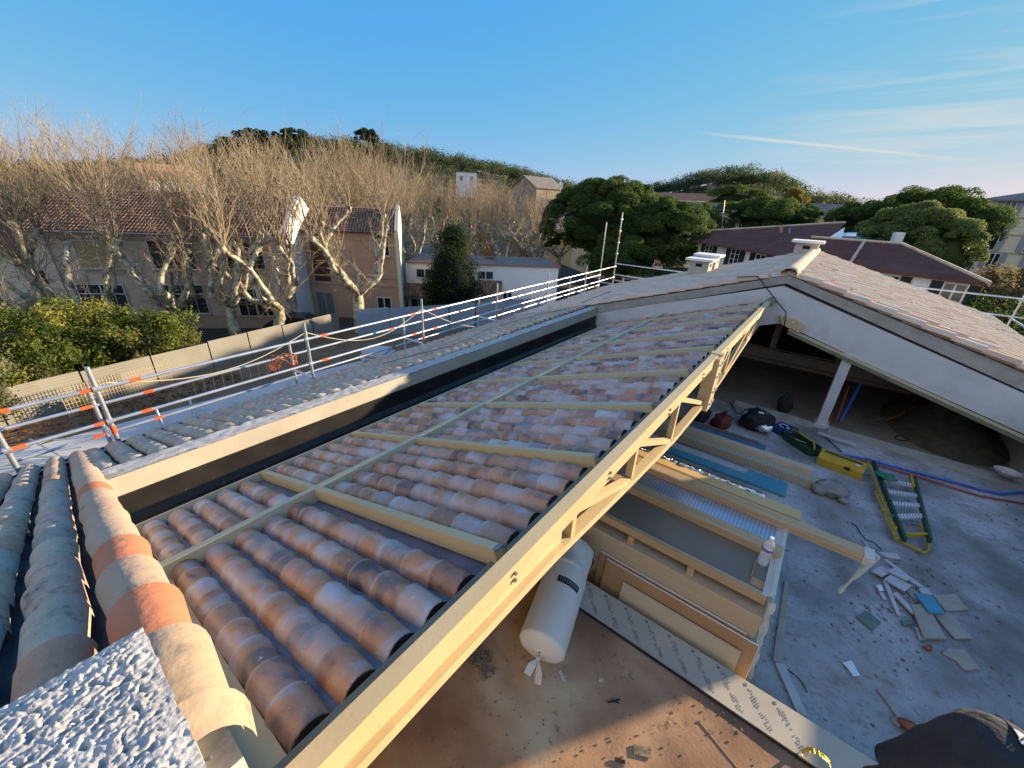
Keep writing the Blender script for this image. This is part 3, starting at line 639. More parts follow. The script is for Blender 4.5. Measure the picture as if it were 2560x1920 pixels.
# ------------------------------------------------------------------ terrace floor, deck and materials lying on them
FZ, DZ = -2.45, -2.2
b = MB(); b.box(V(-2.955, -.6, FZ - .12), V(2.28, GY - .1, FZ)); solo(b, 'terrace_floor', m_floor, kind='structure')
b = MB(); b.box(V(-2.9, -.6, FZ + .003), V(1.6, 1.57, DZ))
def pl(u, v): return V(-2.2 + 3.7 * u, -.5 + 2.06 * v, DZ) + Vector((0, 0, .004 + .010 * noise.noise(Vector((u * 14 + v * 8, v * 5, 2)))))
b.grid(pl, 60, 40)
solo(b, 'plywood_deck', m_deck, 'dirty brown plywood decking in the foreground below the truss', 'decking')
b = MB()
for x0, x1, yy in ((-.05, 1.5, 1.30), ): b.bar(V(.12, 1.43, DZ + .004), V(.62, 1.22, DZ + .006), .006, .004)
solo(b, 'thin_batten', m_kraft, 'thin pale strip lying on the sunlit part of the deck', 'batten')
# board strip with printed marks
st = thing('printed_board', 'long grey board strip with slanting printed marks, half in sun, edging the deck', 'board', V(.2, 1.67, DZ))
b = MB(); b.box(V(-.76, 1.578, DZ - .25), V(1.6, 1.772, DZ + .012)); part(b, 'board_sheet', m_strip, st)
b = MB()
for k in range(9):
    x0 = -.66 + k * .13
    for rr_, (ya, yb) in enumerate(((1.735, 1.665), (1.655, 1.60))):
        xs = x0 + (.02 if rr_ == 0 else .085)
        for ln in range(3):
            for j in range(7):
                if random.random() < .25: continue
                t0 = j / 7; t1 = t0 + random.uniform(.06, .12)
                xa = xs + ln * .011
                p = V(xa + .045 * t0, ya + (yb - ya) * t0, DZ + .0135); q = V(xa + .045 * t1, ya + (yb - ya) * t1, DZ + .0135)
                b.bar(p, q, .007, .001)
    b.obox(V(x0 + .005, 1.748, DZ + .0135), .022, .022, .001, .6)
part(b, 'printed_marks', m_printblue, st, kind='stuff')
b = MB(); b.bar(V(-.7, 1.572, DZ + .006), V(1.6, 1.572, DZ + .006), .010, .03); solo(b, 'gap_shade_strip', m_dark, 'thin dark strip painting the shade of the gap between the deck and the printed board', 'strip')  # dark strip puts the gap's shade into colour

# stack of wooden sheets in torn film
sx0, sx1, sy0, sy1, zt = -2.3, .235, 1.93, 2.78, -1.78
sk = thing('sheet_stack', 'tall stack of brown wooden sheets wrapped in torn white film on the terrace', 'sheet stack', V(-.6, 2.4, FZ))
b = MB(); b.box(V(sx0, sy0 - .02, FZ + .003), V(sx1 - .005, sy1, zt - .10)); part(b, 'wooden_sheets', m_plyface, sk)
b = MB(); b.box(V(sx0, sy0 + .045, zt - .0385), V(sx1 - .035, sy1, zt - .004)); part(b, 'top_sheet', m_sheet, sk)
b = MB(); b.box(V(sx0, sy0 + .012, zt - .048), V(sx1 - .02, sy0 + .043, zt + .004)); part(b, 'edge_batten', m_ply, sk)
for xx in (-1.2, -.85, -.5, -.145):
    b = MB(); b.box(V(xx - .018, sy0 - .0, zt - .099), V(xx + .018, sy0 + .05, zt - .049)); part(b, 'spacer_block', m_lam, sk)
b = MB(); b.box(V(sx0, sy0 + .07, zt - .099), V(sx1 - .03, sy1 - .02, zt - .04)); part(b, 'cavity_shade_fill', m_dark, sk)  # black fill paints the shade of the cavity between the spacers
b = MB()
def film(u, v):
    yy = sy0 + .0 + (sy1 - sy0 - .02) * u; z = zt + .012 - (zt - FZ - .03) * 0 + (FZ + .03 - zt - .012) * v
    wob = noise.noise(Vector((u * 14, v * 5, 3))) * .012 + noise.noise(Vector((u * 40, v * 9, 7))) * .006
    return V(sx1 + .004 + .06 * v * (1 - u) + wob, yy - .0 * v, z)
b.grid(film, 70, 30); 
def film2(u, v):
    yy = sy0 + .02 + (sy1 - sy0 - .03) * u
    wob = noise.noise(Vector((u * 24, v * 4, 9))) * .010
    return V(sx1 + .012 - .055 * v, yy, zt + .006 + .016 * math.sin(min(1, v * 1.6) * math.pi) + wob * .6)
b.grid(film2, 60, 6)
def film3(u, v):
    wob = noise.noise(Vector((v * 9, u * 3, 5))) * .010
    return V(sx1 - .012 + .03 * u + .045 * v + wob, sy0 - .022 - .012 * noise.noise(Vector((v * 14, u * 4, 2))) + .02 * u, zt + .012 + (FZ + .03 - zt - .012) * v)
b.grid(film3, 6, 60); part(b, 'wrapping_film', m_film, sk)
b = MB(); b.quad(V(.13, 1.99, zt - .002), V(.205, 1.99, zt - .002), V(.205, 2.05, zt - .002), V(.13, 2.05, zt - .002)); b.obox(V(.128, 2.11, zt + .003), .010, .22, .012); part(b, 'corner_batten', m_kraft, sk)
# striped steel sheet and three long beams on top
b = MB(); b.box(V(-2.0, 2.36, zt - .002), V(.20, 2.58, zt + .006)); solo(b, 'ribbed_sheet', m_stripe, 'shiny blue grey ribbed metal sheet lying between two beams on the stack', 'metal sheet')
b = MB(); b.box(V(-2.2, 2.262, zt - .003), V(.232, 2.345, zt + .045)); solo(b, 'tan_beam', m_lam, 'tan box beam on the stack whose end meets the bottle', 'beam')
b = MB(); b.box(V(-2.2, 2.555, zt + .008), V(.64, 2.64, zt + .058)); lb = solo(b, 'tan_beam', m_lam, 'longest tan beam on the stack, sticking out over the floor with film on its end', 'beam')
cb_ = thing('gold_channel', 'wide golden steel channel with a lip, lying at the back of the stack', 'channel', V(-.8, 2.75, zt))
b = MB(); b.prism([V(-2.2, 2.665, zt + .002), V(-2.2, 2.665, zt + .050), V(-2.2, 2.675, zt + .052), V(-2.2, 2.785, zt + .040), V(-2.2, 2.79, zt + .030), V(-2.2, 2.68, zt + .040), V(-2.2, 2.675, zt + .002)], V(2.49, 0, 0))
b.box(V(-2.2, 2.645, zt - .003), V(.30, 2.662, zt + .014)); part(b, 'channel_web', m_gold, cb_)
# crinkled foil along the back edge
b = MB()
def fo(u, v):
    x = -.85 + 1.0 * u
    return V(x, 2.775 + .06 * v + .010 * noise.noise(Vector((u * 30, v * 3, 1))), zt + .042 - .05 * v + .022 * math.sin(v * 3.1) + .018 * noise.noise(Vector((u * 26, v * 5, 4))) - (.12 * max(0, u - .93) / .07))
b.grid(fo, 110, 8, smooth=False); solo(b, 'foil_sheet', m_foil, 'crinkled silver foil along the back edge of the gold channel', 'foil')
# film hanging from the beam end
b = MB()
pe = V(.64, 2.598, zt + .058)
def fh(u, v):
    wv = .06 * (1 - .72 * min(1, v * 1.25)) + .01 * noise.noise(Vector((v * 5, 2, 2))) + (.018 if v > .9 else 0)
    a = u * 2 * math.pi
    return pe + Vector((.012 - .10 * v + wv * .55 * math.cos(a) * (1 + .5 * noise.noise(Vector((u * 5, v * 6, 0)))), -.01 - .03 * v + wv * math.sin(a), -.50 * v + .02 * noise.noise(Vector((u * 6, v * 4, 8)))))
b.grid(fh, 22, 30)
b.box(V(.60, 2.55, zt + .004), V(.645, 2.645, zt + .062)); solo(b, 'hanging_film', m_film, 'strip of white film hanging from the end of the long beam', 'plastic film')
# bottle
bc = P(1905, 1408, Z=zt + .0); bt = thing('water_bottle', 'clear plastic water bottle with a purple band standing on the stack', 'bottle', bc)
m_pet = glassy('clear_plastic', (.93, .96, .98), .08, .0, 1.33, .34)
b = MB()
pr = [(0, .036), (.01, .043), (.07, .044), (.075, .041), (.08, .044), (.12, .044), (.125, .041), (.13, .044), (.21, .044), (.245, .034), (.27, .018), (.285, .015)]
b.tube([bc + Vector((0, 0, z)) for z, r in pr], [r for z, r in pr], 20); part(b, 'bottle_body', m_pet, bt)
b = MB(); b.cyl(bc + Vector((0, 0, .286)), bc + Vector((0, 0, .305)), .017, 14); part(b, 'bottle_cap', m_paper, bt)
m_purple = mat('purple_label', (.12, .10, .45), (.16, .14, .5), rough=.4)
b = MB(); b.tube([bc + Vector((0, 0, .165)), bc + Vector((0, 0, .19))], .0455, 20, caps=False); part(b, 'bottle_band', m_purple, bt)
# leaning boards
def lean(name, x0, x1, zb, ztp, yb, yt, th, m, em, label):
    t = thing(name, label, 'board', V((x0 + x1) / 2, yb, zb))
    b = MB(); n_ = Vector((0, -(ztp - zb), (yt - yb))).normalized()
    b.prism([V(x0, yb, zb), V(x1, yb, zb), V(x1 + .0, yt, ztp), V(x0, yt, ztp)], n_ * -th * .5); part(b, 'board_face', m, t)
    c = MB(); o = n_ * (-th * .5 - .0015); c.prism([V(x0 - .002, yb, zb) + o, V(x1 + .003, yb, zb) + o, V(x1 + .003, yt, ztp + .006) + o, V(x0 - .002, yt, ztp + .006) + o], n_ * -th * .5); part(c, 'plaster_core', em, t)
lean('leaning_board', -.60, .255, FZ + .04, -2.035, 1.795, 1.868, .016, m_kraft, m_plaster, 'large brown faced plasterboard leaning on the stack, white along its top edge')
lean('leaning_board', -.655, .19, FZ + .02, -2.03, 1.83, 1.893, .016, m_kraft, m_plaster, 'brown plasterboard mostly hidden behind the other leaning board, only its top edge showing')
lean('leaning_board', -.465, .195, FZ + .03, -2.105, 1.777, 1.835, .012, m_cream, m_cream, 'smaller cream panel leaning in front of the brown plasterboard')
b = MB(); b.tube([V(-.72 + .035 * math.cos(t), 1.86 + .02 * math.sin(t), -2.13 + .05 * math.sin(t)) for t in np.linspace(0, 6.28, 20)], .008, 6); solo(b, 'rubber_hose', m_dark, 'black hose loop beside the left end of the leaning boards', 'hose')

# rolled foam in a tied bag
rl = thing('foam_roll', 'white foam roll in a translucent bag tied at the near end, on the deck', 'foam roll', V(-.68, 1.45, DZ))
A = V(-.615, 1.14, DZ + .128); B = V(-.80, 1.83, DZ + .20); ax = (B - A).normalized()
m_bag = mat('translucent_bag', (.84, .81, .75), (.90, .88, .83), scale=3, rough=.35, spec=.45, bump=.35, bscale=9)
b = MB()
def roll(u, v):
    s = (B - A).length * v; side = ax.cross(Vector((0, 0, 1))).normalized(); up = side.cross(ax)
    k = 1.0; a = 2 * math.pi * u
    if v < .05: k = max(.002, math.sin(math.pi / 2 * v / .05)) ** .45
    wr = 0.0
    if v > .66:
        wr = .16 * noise.noise(Vector((math.cos(a) * 2.2, math.sin(a) * 2.2, v * 7))) + .09 * noise.noise(Vector((math.cos(a) * 5, math.sin(a) * 5, v * 4)))
        k *= 1.0 - .12 * (v - .66) / .34
    if v > .94: k *= math.sqrt(max(0.0001, (1 - v) / .06))
    r = .200 * k * (1 + wr + .012 * noise.noise(Vector((a, v * 3, 1))))
    return A + ax * s + side * (r * math.cos(a)) + up * (r * math.sin(a))
see_through_light(m_bag, .3, (.8, .74, .6)); b.grid(roll, 48, 90); part(b, 'bag', m_bag, rl)
b = MB()
kn = A - ax * .015 + Vector((0, 0, -.05))
for sgn, dz in ((-1, .01), (1, -.05)):
    pts = []
    sd_ = ax.cross(Vector((0, 0, 1))).normalized()
    q = [kn, kn - ax * .07 + sd_ * (sgn * .06) + Vector((0, 0, dz)), kn - ax * .13 + sd_ * (sgn * .075) + Vector((0, 0, dz - .035)), kn - ax * .13 + sd_ * (sgn * .02) + Vector((0, 0, dz - .05)), kn - ax * .06 + sd_ * (sgn * -.0) + Vector((0, 0, dz - .02))]
    b.prism(q, Vector((0, 0, .004)))
b.ell(kn, .02, .02, .02, 8, 6); part(b, 'tied_neck', m_film, rl)
b = MB()
side = ax.cross(Vector((0, 0, 1))).normalized(); up = side.cross(ax)
if up.z < 0: up = -up
def labl(u, v):
    a = math.radians(38 + 62 * u); s = .46 + .055 * v; r = .2055
    return A + ax * ((B - A).length * s) - side * (r * math.cos(a) * -1) * 0 + side * (r * math.cos(a)) + up * (r * math.sin(a))
b.grid(labl, 10, 2); part(b, 'black_label', m_dark, rl)
b = MB()
for rw in (.3, .62):
    for j in range(9):
        u0 = .08 + j * .095; 
        def lt(u, v, u0=u0, rw=rw):
            a = math.radians(38 + 62 * (u0 + .06 * u)); s = .46 + .055 * (rw + .13 * v); r = .2075
            return A + ax * ((B - A).length * s) + side * (r * math.cos(a)) + up * (r * math.sin(a))
        b.grid(lt, 1, 1)
part(b, 'label_print', m_grey, rl, kind='stuff')
# rubble on deck
b = MB()
for k in range(170):
    a = random.uniform(0, 6.28); rr = random.random() ** .6
    p = V(-.88 + .11 * rr * math.cos(a), .98 + .06 * rr * math.sin(a) - .03 * math.cos(a) ** 2, DZ + .006)
    s = random.uniform(.006, .022); b.obox(p + Vector((0, 0, s * .3)), s, s * random.uniform(.4, 1), s * .6, random.uniform(0, 3), random.random())
solo(b, 'rubble_heap', m_debris, 'small spread of dark gravel and chips on the shaded deck', 'gravel', kind='stuff')
b = MB()
for k in range(700):
    p = V(random.uniform(-1.1, 1.2), random.uniform(.3, 1.55), DZ + .010); s = random.uniform(.004, .013)
    b.obox(p, s, s * random.uniform(.4, 1), s * .5, random.uniform(0, 3), random.random())
solo(b, 'deck_grit', m_debris, 'fine grit and crumbs scattered over the deck', 'grit', kind='stuff')
for i, (px, py, ln, wd, rz, m, lab, nm, cat) in enumerate([
    (1405, 1690, .09, .03, -.5, m_palegrey, 'small grey splinter of board near the foam roll', 'board_splinter', 'splinter'),
    (1503, 1700, .035, .03, .3, m_cream, 'pale crumb of foam on the middle of the deck', 'foam_crumb', 'crumb'),
    (1535, 1752, .10, .010, .9, m_dark, 'thin dark stick on the shaded deck near the sun line', 'twig', 'twig'),
    (1190, 1668, .12, .010, .1, m_goldfoil, 'pale straw lying across the gravel on the deck', 'straw', 'straw'),
    (1550, 1902, .07, .022, .4, m_dark, 'small dark leaf on the sunlit deck at the bottom', 'dead_leaf', 'leaf'),
    (1605, 1878, .12, .06, .5, m_debris, 'curled brown leaf in the stained sunny patch', 'dead_leaf', 'leaf')]):
    p = P(px, py, Z=DZ + .008); b = MB(); b.obox(p, ln, wd, .008, rz); b.bar(p, p + Vector((ln * .4, wd * .8, .004)), .006, .006); solo(b, nm, m, lab, cat)
# golden crumpled ribbon at the bottom edge
b = MB(); c0 = P(2040, 1908, Z=DZ + .03)
def rib(u, v):
    a = math.pi * (u * 1.15 - .1); r = .10 + .02 * noise.noise(Vector((u * 9, 0, 3)))
    return c0 + Vector((-r * math.cos(a) * .8, .04 - .05 * v, .08 * math.sin(a) + .012 * noise.noise(Vector((u * 22, v * 5, 1))) + .02 * v))
b.grid(rib, 40, 5, smooth=False); solo(b, 'foil_ribbon', m_goldfoil, 'crumpled golden foil ribbon at the bottom edge of the deck', 'ribbon')
b = MB(); p0 = V(-.45, -.03, -.70)
def led(u, v): return p0 + Vector((.12 * u - .02, -.08 + .13 * v, .04 * math.sin(v * 3) - .06 * u + .022 * noise.noise(Vector((u * 5, v * 8, 3)))))
b.grid(led, 40, 40); solo(b, 'lead_flashing', mat('lead', (.11, .115, .125), (.20, .205, .22), scale=9, rough=.7), 'crumpled grey lead piece tucked under the last verge tile', 'flashing')

# boards lying beyond the stack
b = MB(); b.prism([P(1640, 1130, Z=FZ + .02), P(1968, 1240, Z=FZ + .02), P(1957, 1206, Z=FZ + .02), P(1640, 1075, Z=FZ + .02)], (0, 0, .035)); 
b = MB(); b.box(V(-1.6, 4.03, FZ + .003), V(.26, 4.27, FZ + .03)); tb_ = solo(b, 'teal_board', m_teal, 'broad teal insulation board lying on the floor behind the stack', 'board')
b = MB(); b.prism([V(-1.3, 4.13, FZ + .031), V(-.12, 4.155, FZ + .031), V(-.09, 4.24, FZ + .031), V(-1.3, 4.25, FZ + .031)], (0, 0, .02)); solo(b, 'pale_plank', m_palegrey, 'pale pinkish plank lying on top of the teal board', 'plank')
b = MB(); b.box(V(-1.4, 4.72, FZ + .003), V(-.02, 4.95, FZ + .022)); solo(b, 'teal_board', mat('teal_board_dull', (.06, .16, .26), (.09, .21, .31), rough=.7), 'dusty blue board on the floor behind the long box beam', 'board')
b = MB(); b.box(V(-1.2, 4.90, FZ + .023), V(-.1, 4.935, FZ + .05)); solo(b, 'wooden_batten', m_debris, 'brown wooden batten lying on the dusty blue board', 'batten')
bb = thing('box_beam', 'long cream ribbed box beam lying on the floor past the teal board', 'beam', V(-.5, 4.5, FZ))
b = MB(); b.box(V(-1.6, 4.37, FZ + .003), V(.50, 4.50, FZ + .085)); part(b, 'ribbed_face', bands(mat('cream_rib', (.42, .36, .24), (.48, .41, .28), rough=.5), 'X', 7, .6, (.34, .29, .18), amt=.6), bb)
b = MB(); b.box(V(-1.6, 4.502, FZ + .003), V(.42, 4.60, FZ + .125)); part(b, 'upper_flange', m_cream, bb)
b = MB(); b.box(V(-1.3, 3.86, FZ + .003), V(.08, 3.92, FZ + .045)); solo(b, 'wooden_batten', m_debris, 'dark wooden batten in the gap between the foil and the teal board', 'batten')
# cement bag
b = MB(); pc = P(2080, 1222, Z=FZ + .07); b.ell(pc, .20, .165, .115, 18, 12, jit=.45); b.ell(pc + Vector((.16, -.13, -.05)), .07, .055, .05, 8, 6, jit=.4); b.ell(pc + Vector((-.15, -.1, -.03)), .10, .09, .08, 10, 7, jit=.3)
solo(b, 'cement_bag', m_cement, 'crumpled grey cement bag at the end of the box beam', 'bag')
# yellow toolbox
def toolbox():
    L0 = V(.42, 4.93, FZ); t = thing('yellow_toolbox', 'yellow plastic toolbox with a green handle strip beside the ladder', 'toolbox', L0)
    ang = math.radians(-8); u = Vector((math.cos(ang), math.sin(ang), 0)); v = Vector((-math.sin(ang), math.cos(ang), 0)); c = V(.66, 5.0, FZ)
    pro = [(-.14, .004), (-.15, .14), (-.10, .225), (.10, .225), (.15, .14), (.14, .004)]
    b = MB(); b.prism([c - u * .31 + v * a + Vector((0, 0, z)) for a, z in pro], u * .62); part(b, 'box_shell', m_yellow, t)
    b = MB(); b.bar(c - u * .26 + Vector((0, 0, .231)), c + u * .26 + Vector((0, 0, .231)), .05, .012); part(b, 'handle_strip', m_green, t)
    b = MB(); b.obox(c + u * .1 - v * .145 + Vector((0, 0, .13)), .08, .014, .05, ang, tilt=('X', -.2)); part(b, 'latch', m_dark, t)
    b = MB(); b.bar(c + u * .17 - v * .085 + Vector((0, 0, .226)), c + u * .24 - v * .085 + Vector((0, 0, .226)), .04, .004); part(b, 'sticker', m_paper, t)
    b = MB(); b.prism([c - u * .313 + v * a * .8 + Vector((0, 0, z * .8 + .02)) for a, z in pro], u * .012); part(b, 'dark_end', m_green, t)
toolbox()
def opentool():
    c = V(.29, 5.26, FZ); ang = math.radians(-42); u = Vector((math.cos(ang), math.sin(ang), 0)); v = Vector((-math.sin(ang), math.cos(ang), 0))
    t = thing('open_toolbox', 'dark green open tool tote with a yellow handle, full of hand tools', 'toolbox', c)
    b = MB()
    q = [(-.36, -.08), (-.26, -.14), (.28, -.14), (.34, -.06), (.34, .06), (.28, .14), (-.26, .14), (-.36, .08)]
    b.prism([c + u * x + v * y for x, y in q], (0, 0, .01))
    for i in range(8):
        a, d = q[i], q[(i + 1) % 8]; b.bar(c + u * a[0] + v * a[1] + Vector((0, 0, .075)), c + u * d[0] + v * d[1] + Vector((0, 0, .075)), .016, .14)
    part(b, 'tote_tray', m_green, t)
    b = MB(); b.tube([c - u * .28 + Vector((0, 0, .10)), c - u * .24 + Vector((0, 0, .22)), c + u * .22 + Vector((0, 0, .22)), c + u * .28 + Vector((0, 0, .10))], .015, 8); part(b, 'tote_handle', m_yellow, t)
    for k, (x, y, l, r) in enumerate(((-.15, .05, .22, .3), (.02, -.05, .2, -.2), (.12, .04, .24, .1), (-.05, .0, .2, .6))):
        tt = MB(); p = c + u * x + v * y + Vector((0, 0, .05 + .012 * k)); d = (u * math.cos(r) + v * math.sin(r)) * l / 2; tt.tube([p - d, p, p + d], [.014, .010, .006], 6)
        solo(tt, 'hand_tool', m_grey if k % 2 else m_redbag, ['red handled tool at the head of the open tote', 'grey tool lying along the side of the open tote', 'red tool at the far side of the open tote', 'grey tool crossing the middle of the open tote'][k], 'hand tool')
opentool()
# blue case with pale emblem
bcs = thing('blue_case', 'flat navy blue tool case with a pale curved emblem on its lid', 'case', V(.11, 5.5, FZ))
c = V(.10, 5.47, FZ + .03); ang = math.radians(-22)
b = MB(); b.obox(c + Vector((0, 0, .03)), .34, .34, .12, ang); part(b, 'case_shell', m_navy, bcs)
b = MB(); mm = Matrix.Rotation(ang, 3, 'Z'); top = c + Vector((0, 0, .093))
pts = [top + mm @ Vector((-.04 + .075 * math.cos(t), .02 + .075 * math.sin(t), 0)) for t in np.linspace(.9, 5.0, 14)]
for a, d in zip(pts[:-1], pts[1:]): b.bar(a, d, .022, .004)
q = top + mm @ Vector((.05, -.01, 0)); b.obox(q, .05, .05, .004, ang); part(b, 'case_emblem', m_paper, bcs)
# bags
def softbag(name, c, rx, ry, rz, m, label, cat, extras):
    t = thing(name, label, cat, c); b = MB(); b.ell(c + Vector((0, 0, rz * .82)), rx, ry, rz, 18, 12, jit=.5); part(b, 'bag_body', m, t)
    for nm, mm, fn in extras:
        b = MB(); fn(b, c); part(b, nm, mm, t)
softbag('tool_bag', P(1885, 1072, Z=FZ), .28, .22, .22, m_dark, 'round black tool bag with grey tools and cables, next to the blue case', 'bag', [
    ('bag_strap', m_dark, lambda b, c: b.tube([c + Vector((.3 * math.cos(t), .05, .2 + .22 * math.sin(t))) for t in np.linspace(0, 3.14, 14)], .012, 6)),
    ('silver_cloth', m_foil, lambda b, c: b.ell(c + Vector((.16, -.14, .14)), .14, .08, .09, 12, 8, jit=.6)),
    ('paper_tag', m_paper, lambda b, c: b.obox(c + Vector((.03, -.05, .40)), .09, .07, .01, .3))])
softbag('tool_bag', P(1800, 1068, Z=FZ), .17, .20, .17, m_redbag, 'rust coloured canvas tool bag beside the black one', 'bag', [('bag_strap', m_dark, lambda b, c: b.tube([c + Vector((.02, .17 * math.cos(t), .2 + .16 * math.sin(t))) for t in np.linspace(0, 3.14, 12)], .012, 6))])
softbag('tool_bag', P(1748, 1052, Z=FZ), .17, .20, .18, m_dark, 'dark bag half hidden behind the truss, left of the rust bag', 'bag', [('spilled_tools', m_grey, lambda b, c: [b.tube([c + Vector((.05 * k - .08, -.1, .30)), c + Vector((.06 * k - .05, .08, .36))], .009, 5) for k in range(4)])])
softbag('rucksack', V(.02, 6.2, -2.46), .13, .11, .22, m_dark, 'black rucksack standing on the planks inside the dark room', 'rucksack', [('rucksack_strap', m_dark, lambda b, c: b.tube([c + Vector((-.1, -.1, .1)), c + Vector((-.16, -.12, .25)), c + Vector((-.08, -.09, .4))], .014, 6))])

# folding platform ladder
ld = thing('step_ladder', 'green and yellow folding step ladder lying on the dusty floor', 'ladder', V(1.1, 4.7, FZ))
g0 = P(2183, 1155, Z=FZ + .08); g1 = P(2262, 1350, Z=FZ + .08); h0 = P(2285, 1195, Z=FZ + .08); h1 = P(2325, 1352, Z=FZ + .08)
b = MB(); b.bar(g0, g1, .035, .07); part(b, 'side_rail', m_green, ld)
b = MB(); b.bar(h0, h1, .035, .07); part(b, 'side_rail', m_green, ld)
for t in (.16, .34, .50, .66):
    a = g0.lerp(g1, t + .1); d = h0.lerp(h1, t); b = MB(); b.bar(a, d, .085, .03); part(b, 'tread', m_tread, ld)
b = MB(); off = Vector((-.07, -.02, -.02))
b.tube([g0 + off, g0.lerp(g1, .5) + off, g1 + off * .9], .016, 6); b.tube([g0.lerp(g1, .45) + off * 1.6, g1 + off * 1.2], .012, 6)
for t in (.5, .6, .7, .8): b.bar(g0.lerp(g1, t) + off * 1.7, g0.lerp(g1, t) + off * .6, .02, .02)
b.bar(h0.lerp(h1, -.02) + Vector((-.04, 0, .0)), h0.lerp(h1, .2) + Vector((-.04, 0, 0)), .03, .06)
b.bar(g1 + Vector((0, .12, .0)), h1 + Vector((-.02, .12, 0)), .03, .05)
part(b, 'yellow_frame', m_yellow, ld)
b = MB(); l0 = P(2232, 1325, Z=FZ + .05); l1 = P(2243, 1350, Z=FZ + .03); l2 = P(2310, 1382, Z=FZ + .03); l3 = P(2322, 1375, Z=FZ + .03); l4 = P(2318, 1335, Z=FZ + .05); l5 = P(2300, 1310, Z=FZ + .05)
b.tube([g1 + Vector((-.06, .25, 0)), l0, l1, l2, l3, l4, l5], .019, 8); part(b, 'yellow_loop', m_yellow, ld)
b = MB(); b.ell(P(2215, 1190, Z=FZ + .14), .13, .10, .03, 12, 6, jit=.8); solo(b, 'green_rag', mat('green_rag', (.03, .16, .10), (.05, .22, .14), rough=.8), 'crumpled green rag on the upper rungs of the ladder', 'rag')

# hoses, pipes and pieces in the room
def hose(name, pts, r, m, label, cat='hose'):
    b = MB(); b.tube(pts, r, 7); solo(b, name, m, label, cat)
zz = FZ + .02
def hp(off): return [P(x, y + off, Z=zz) for x, y in ((2068, 1132), (2110, 1137), (2170, 1148), (2240, 1168), (2310, 1186), (2390, 1206), (2450, 1224), (2500, 1234), (2580, 1228))]
hose('blue_hose', hp(0), .018, m_blue, 'blue water hose curving along the step at the back of the terrace')
hose('red_hose', [P(x, y, Z=zz) for x, y in ((2068, 1136), (2110, 1143), (2170, 1155), (2240, 1176), (2310, 1196), (2390, 1222), (2450, 1240), (2580, 1262))], .014, m_redhose, 'red hose running beside the blue one')
hose('black_lead', [P(x, y, Z=zz) for x, y in ((2060, 1090), (2085, 1112), (2105, 1130))], .010, m_dark, 'short black lead near the foot of the column', 'cable')
hose('black_lead', [P(x, y, Z=zz) for x, y in ((1828, 1008), (1842, 1032), (1870, 1042), (1900, 1050), (1940, 1052))], .009, m_dark, 'black lead winding behind the tool bags', 'cable')
b = MB(); b.tube([P(2100, 1055, Z=-2.46), P(2152, 958, Y=6.75)], .028, 10); solo(b, 'blue_pipe', m_blue, 'blue plastic pipe leaning upright just right of the column', 'pipe')
b = MB(); b.tube([P(2088, 1058, Z=-2.46), P(2122, 965, Y=6.75)], .024, 10); solo(b, 'orange_pipe', m_orange, 'rusty orange tube leaning beside the blue pipe', 'pipe')
b = MB(); b.tube([P(2262 + 24 * math.cos(t), 1094 + 7 * math.sin(t), Z=-2.45) for t in np.linspace(0, 6.6, 30)], .010, 6); solo(b, 'cable_loop', m_dark, 'ring of black cable on the floor of the dark room', 'cable')
b = MB(); b.tube([P(2215, 1050, Z=-2.44), P(2255, 1035, Z=-2.36), P(2300, 985, Z=-2.2)], [.03, .025, .02], 7); solo(b, 'rusty_rod', m_orange, 'rusty rod slanting across the floor of the dark room', 'rod')
b = MB(); b.bar(P(2155, 1055, Z=-2.44), P(2235, 1040, Z=-2.44), .06, .03); solo(b, 'timber_offcut', m_debris, 'pale timber piece on the floor by the rusty rod', 'timber')
b = MB()
def mound(u, v):
    a = 2 * math.pi * u; r = v
    return V(1.72 + .62 * r * math.cos(a), 7.15 + 1.0 * r * math.sin(a), -2.46) + Vector((0, 0, .75 * (1 - r) ** 1.1 * (1 + .3 * noise.noise(Vector((3 * math.cos(a) * r, 3 * math.sin(a) * r, 1)))) + .05 * noise.noise(Vector((9 * math.cos(a) * r, 9 * math.sin(a) * r, 4)))))
b.grid(mound, 40, 18); solo(b, 'soil_heap', m_soil, 'dark heap of soil in the right corner of the room', 'soil heap')
b = MB(); p = P(2512, 1190, Z=-2.38); b.grid(lambda u, v: p + Vector((.17 * v * math.cos(6.283 * u), .17 * v * math.sin(6.283 * u) * .9, .10 * v * v)) , 20, 6); solo(b, 'grey_bowl', m_palegrey, 'pale grey bowl by the step at the right edge', 'bowl')
b = MB(); b.bar(P(2045, 1082, Z=-2.40), P(2140, 1112, Z=-2.40), .05, .03); solo(b, 'white_strip', m_palegrey, 'whitish strip on the step edge beside the column foot', 'strip')

# offcuts
OFF = [
 ((2140, 1290), (2175, 1385), .06, .62, m_palegrey, 'thin grey sliver of board near the end of the hanging film'),
 ((2175, 1420), (2235, 1445), .16, 0, m_palegrey, 'broken pale piece at the far tip of the offcut pile'),
 ((2255, 1470), (2320, 1530), .16, 0, m_palegrey, 'long pale tapering offcut in the middle of the pile'),
]
def piece(px, m, lab, z=.004, th=.02):
    pts = [P(x, y, Z=FZ + z) for x, y in px]; b = MB(); b.prism(pts, (0, 0, th)); return solo(b, 'board_offcut', m, lab, 'offcut', 'offcuts scattered on the terrace floor')
k_ = 710 / 1683.0
def zz5(*q): return [(1850 + x * k_, 1220 + y * k_) for x, y in q]
piece(zz5((815, 385), (925, 392), (952, 428), (880, 420)), m_palegrey, 'small white broken offcut nearest the yellow ladder loop')
piece(zz5((712, 300), (770, 372), (776, 368), (722, 303)), m_palegrey, 'narrow sliver next to the film end', .004, .01)
piece(zz5((850, 430), (1010, 560), (1075, 600), (1085, 592), (1000, 528), (870, 428)), m_palegrey, 'long thin pale offcut running along the back of the pile', .006)
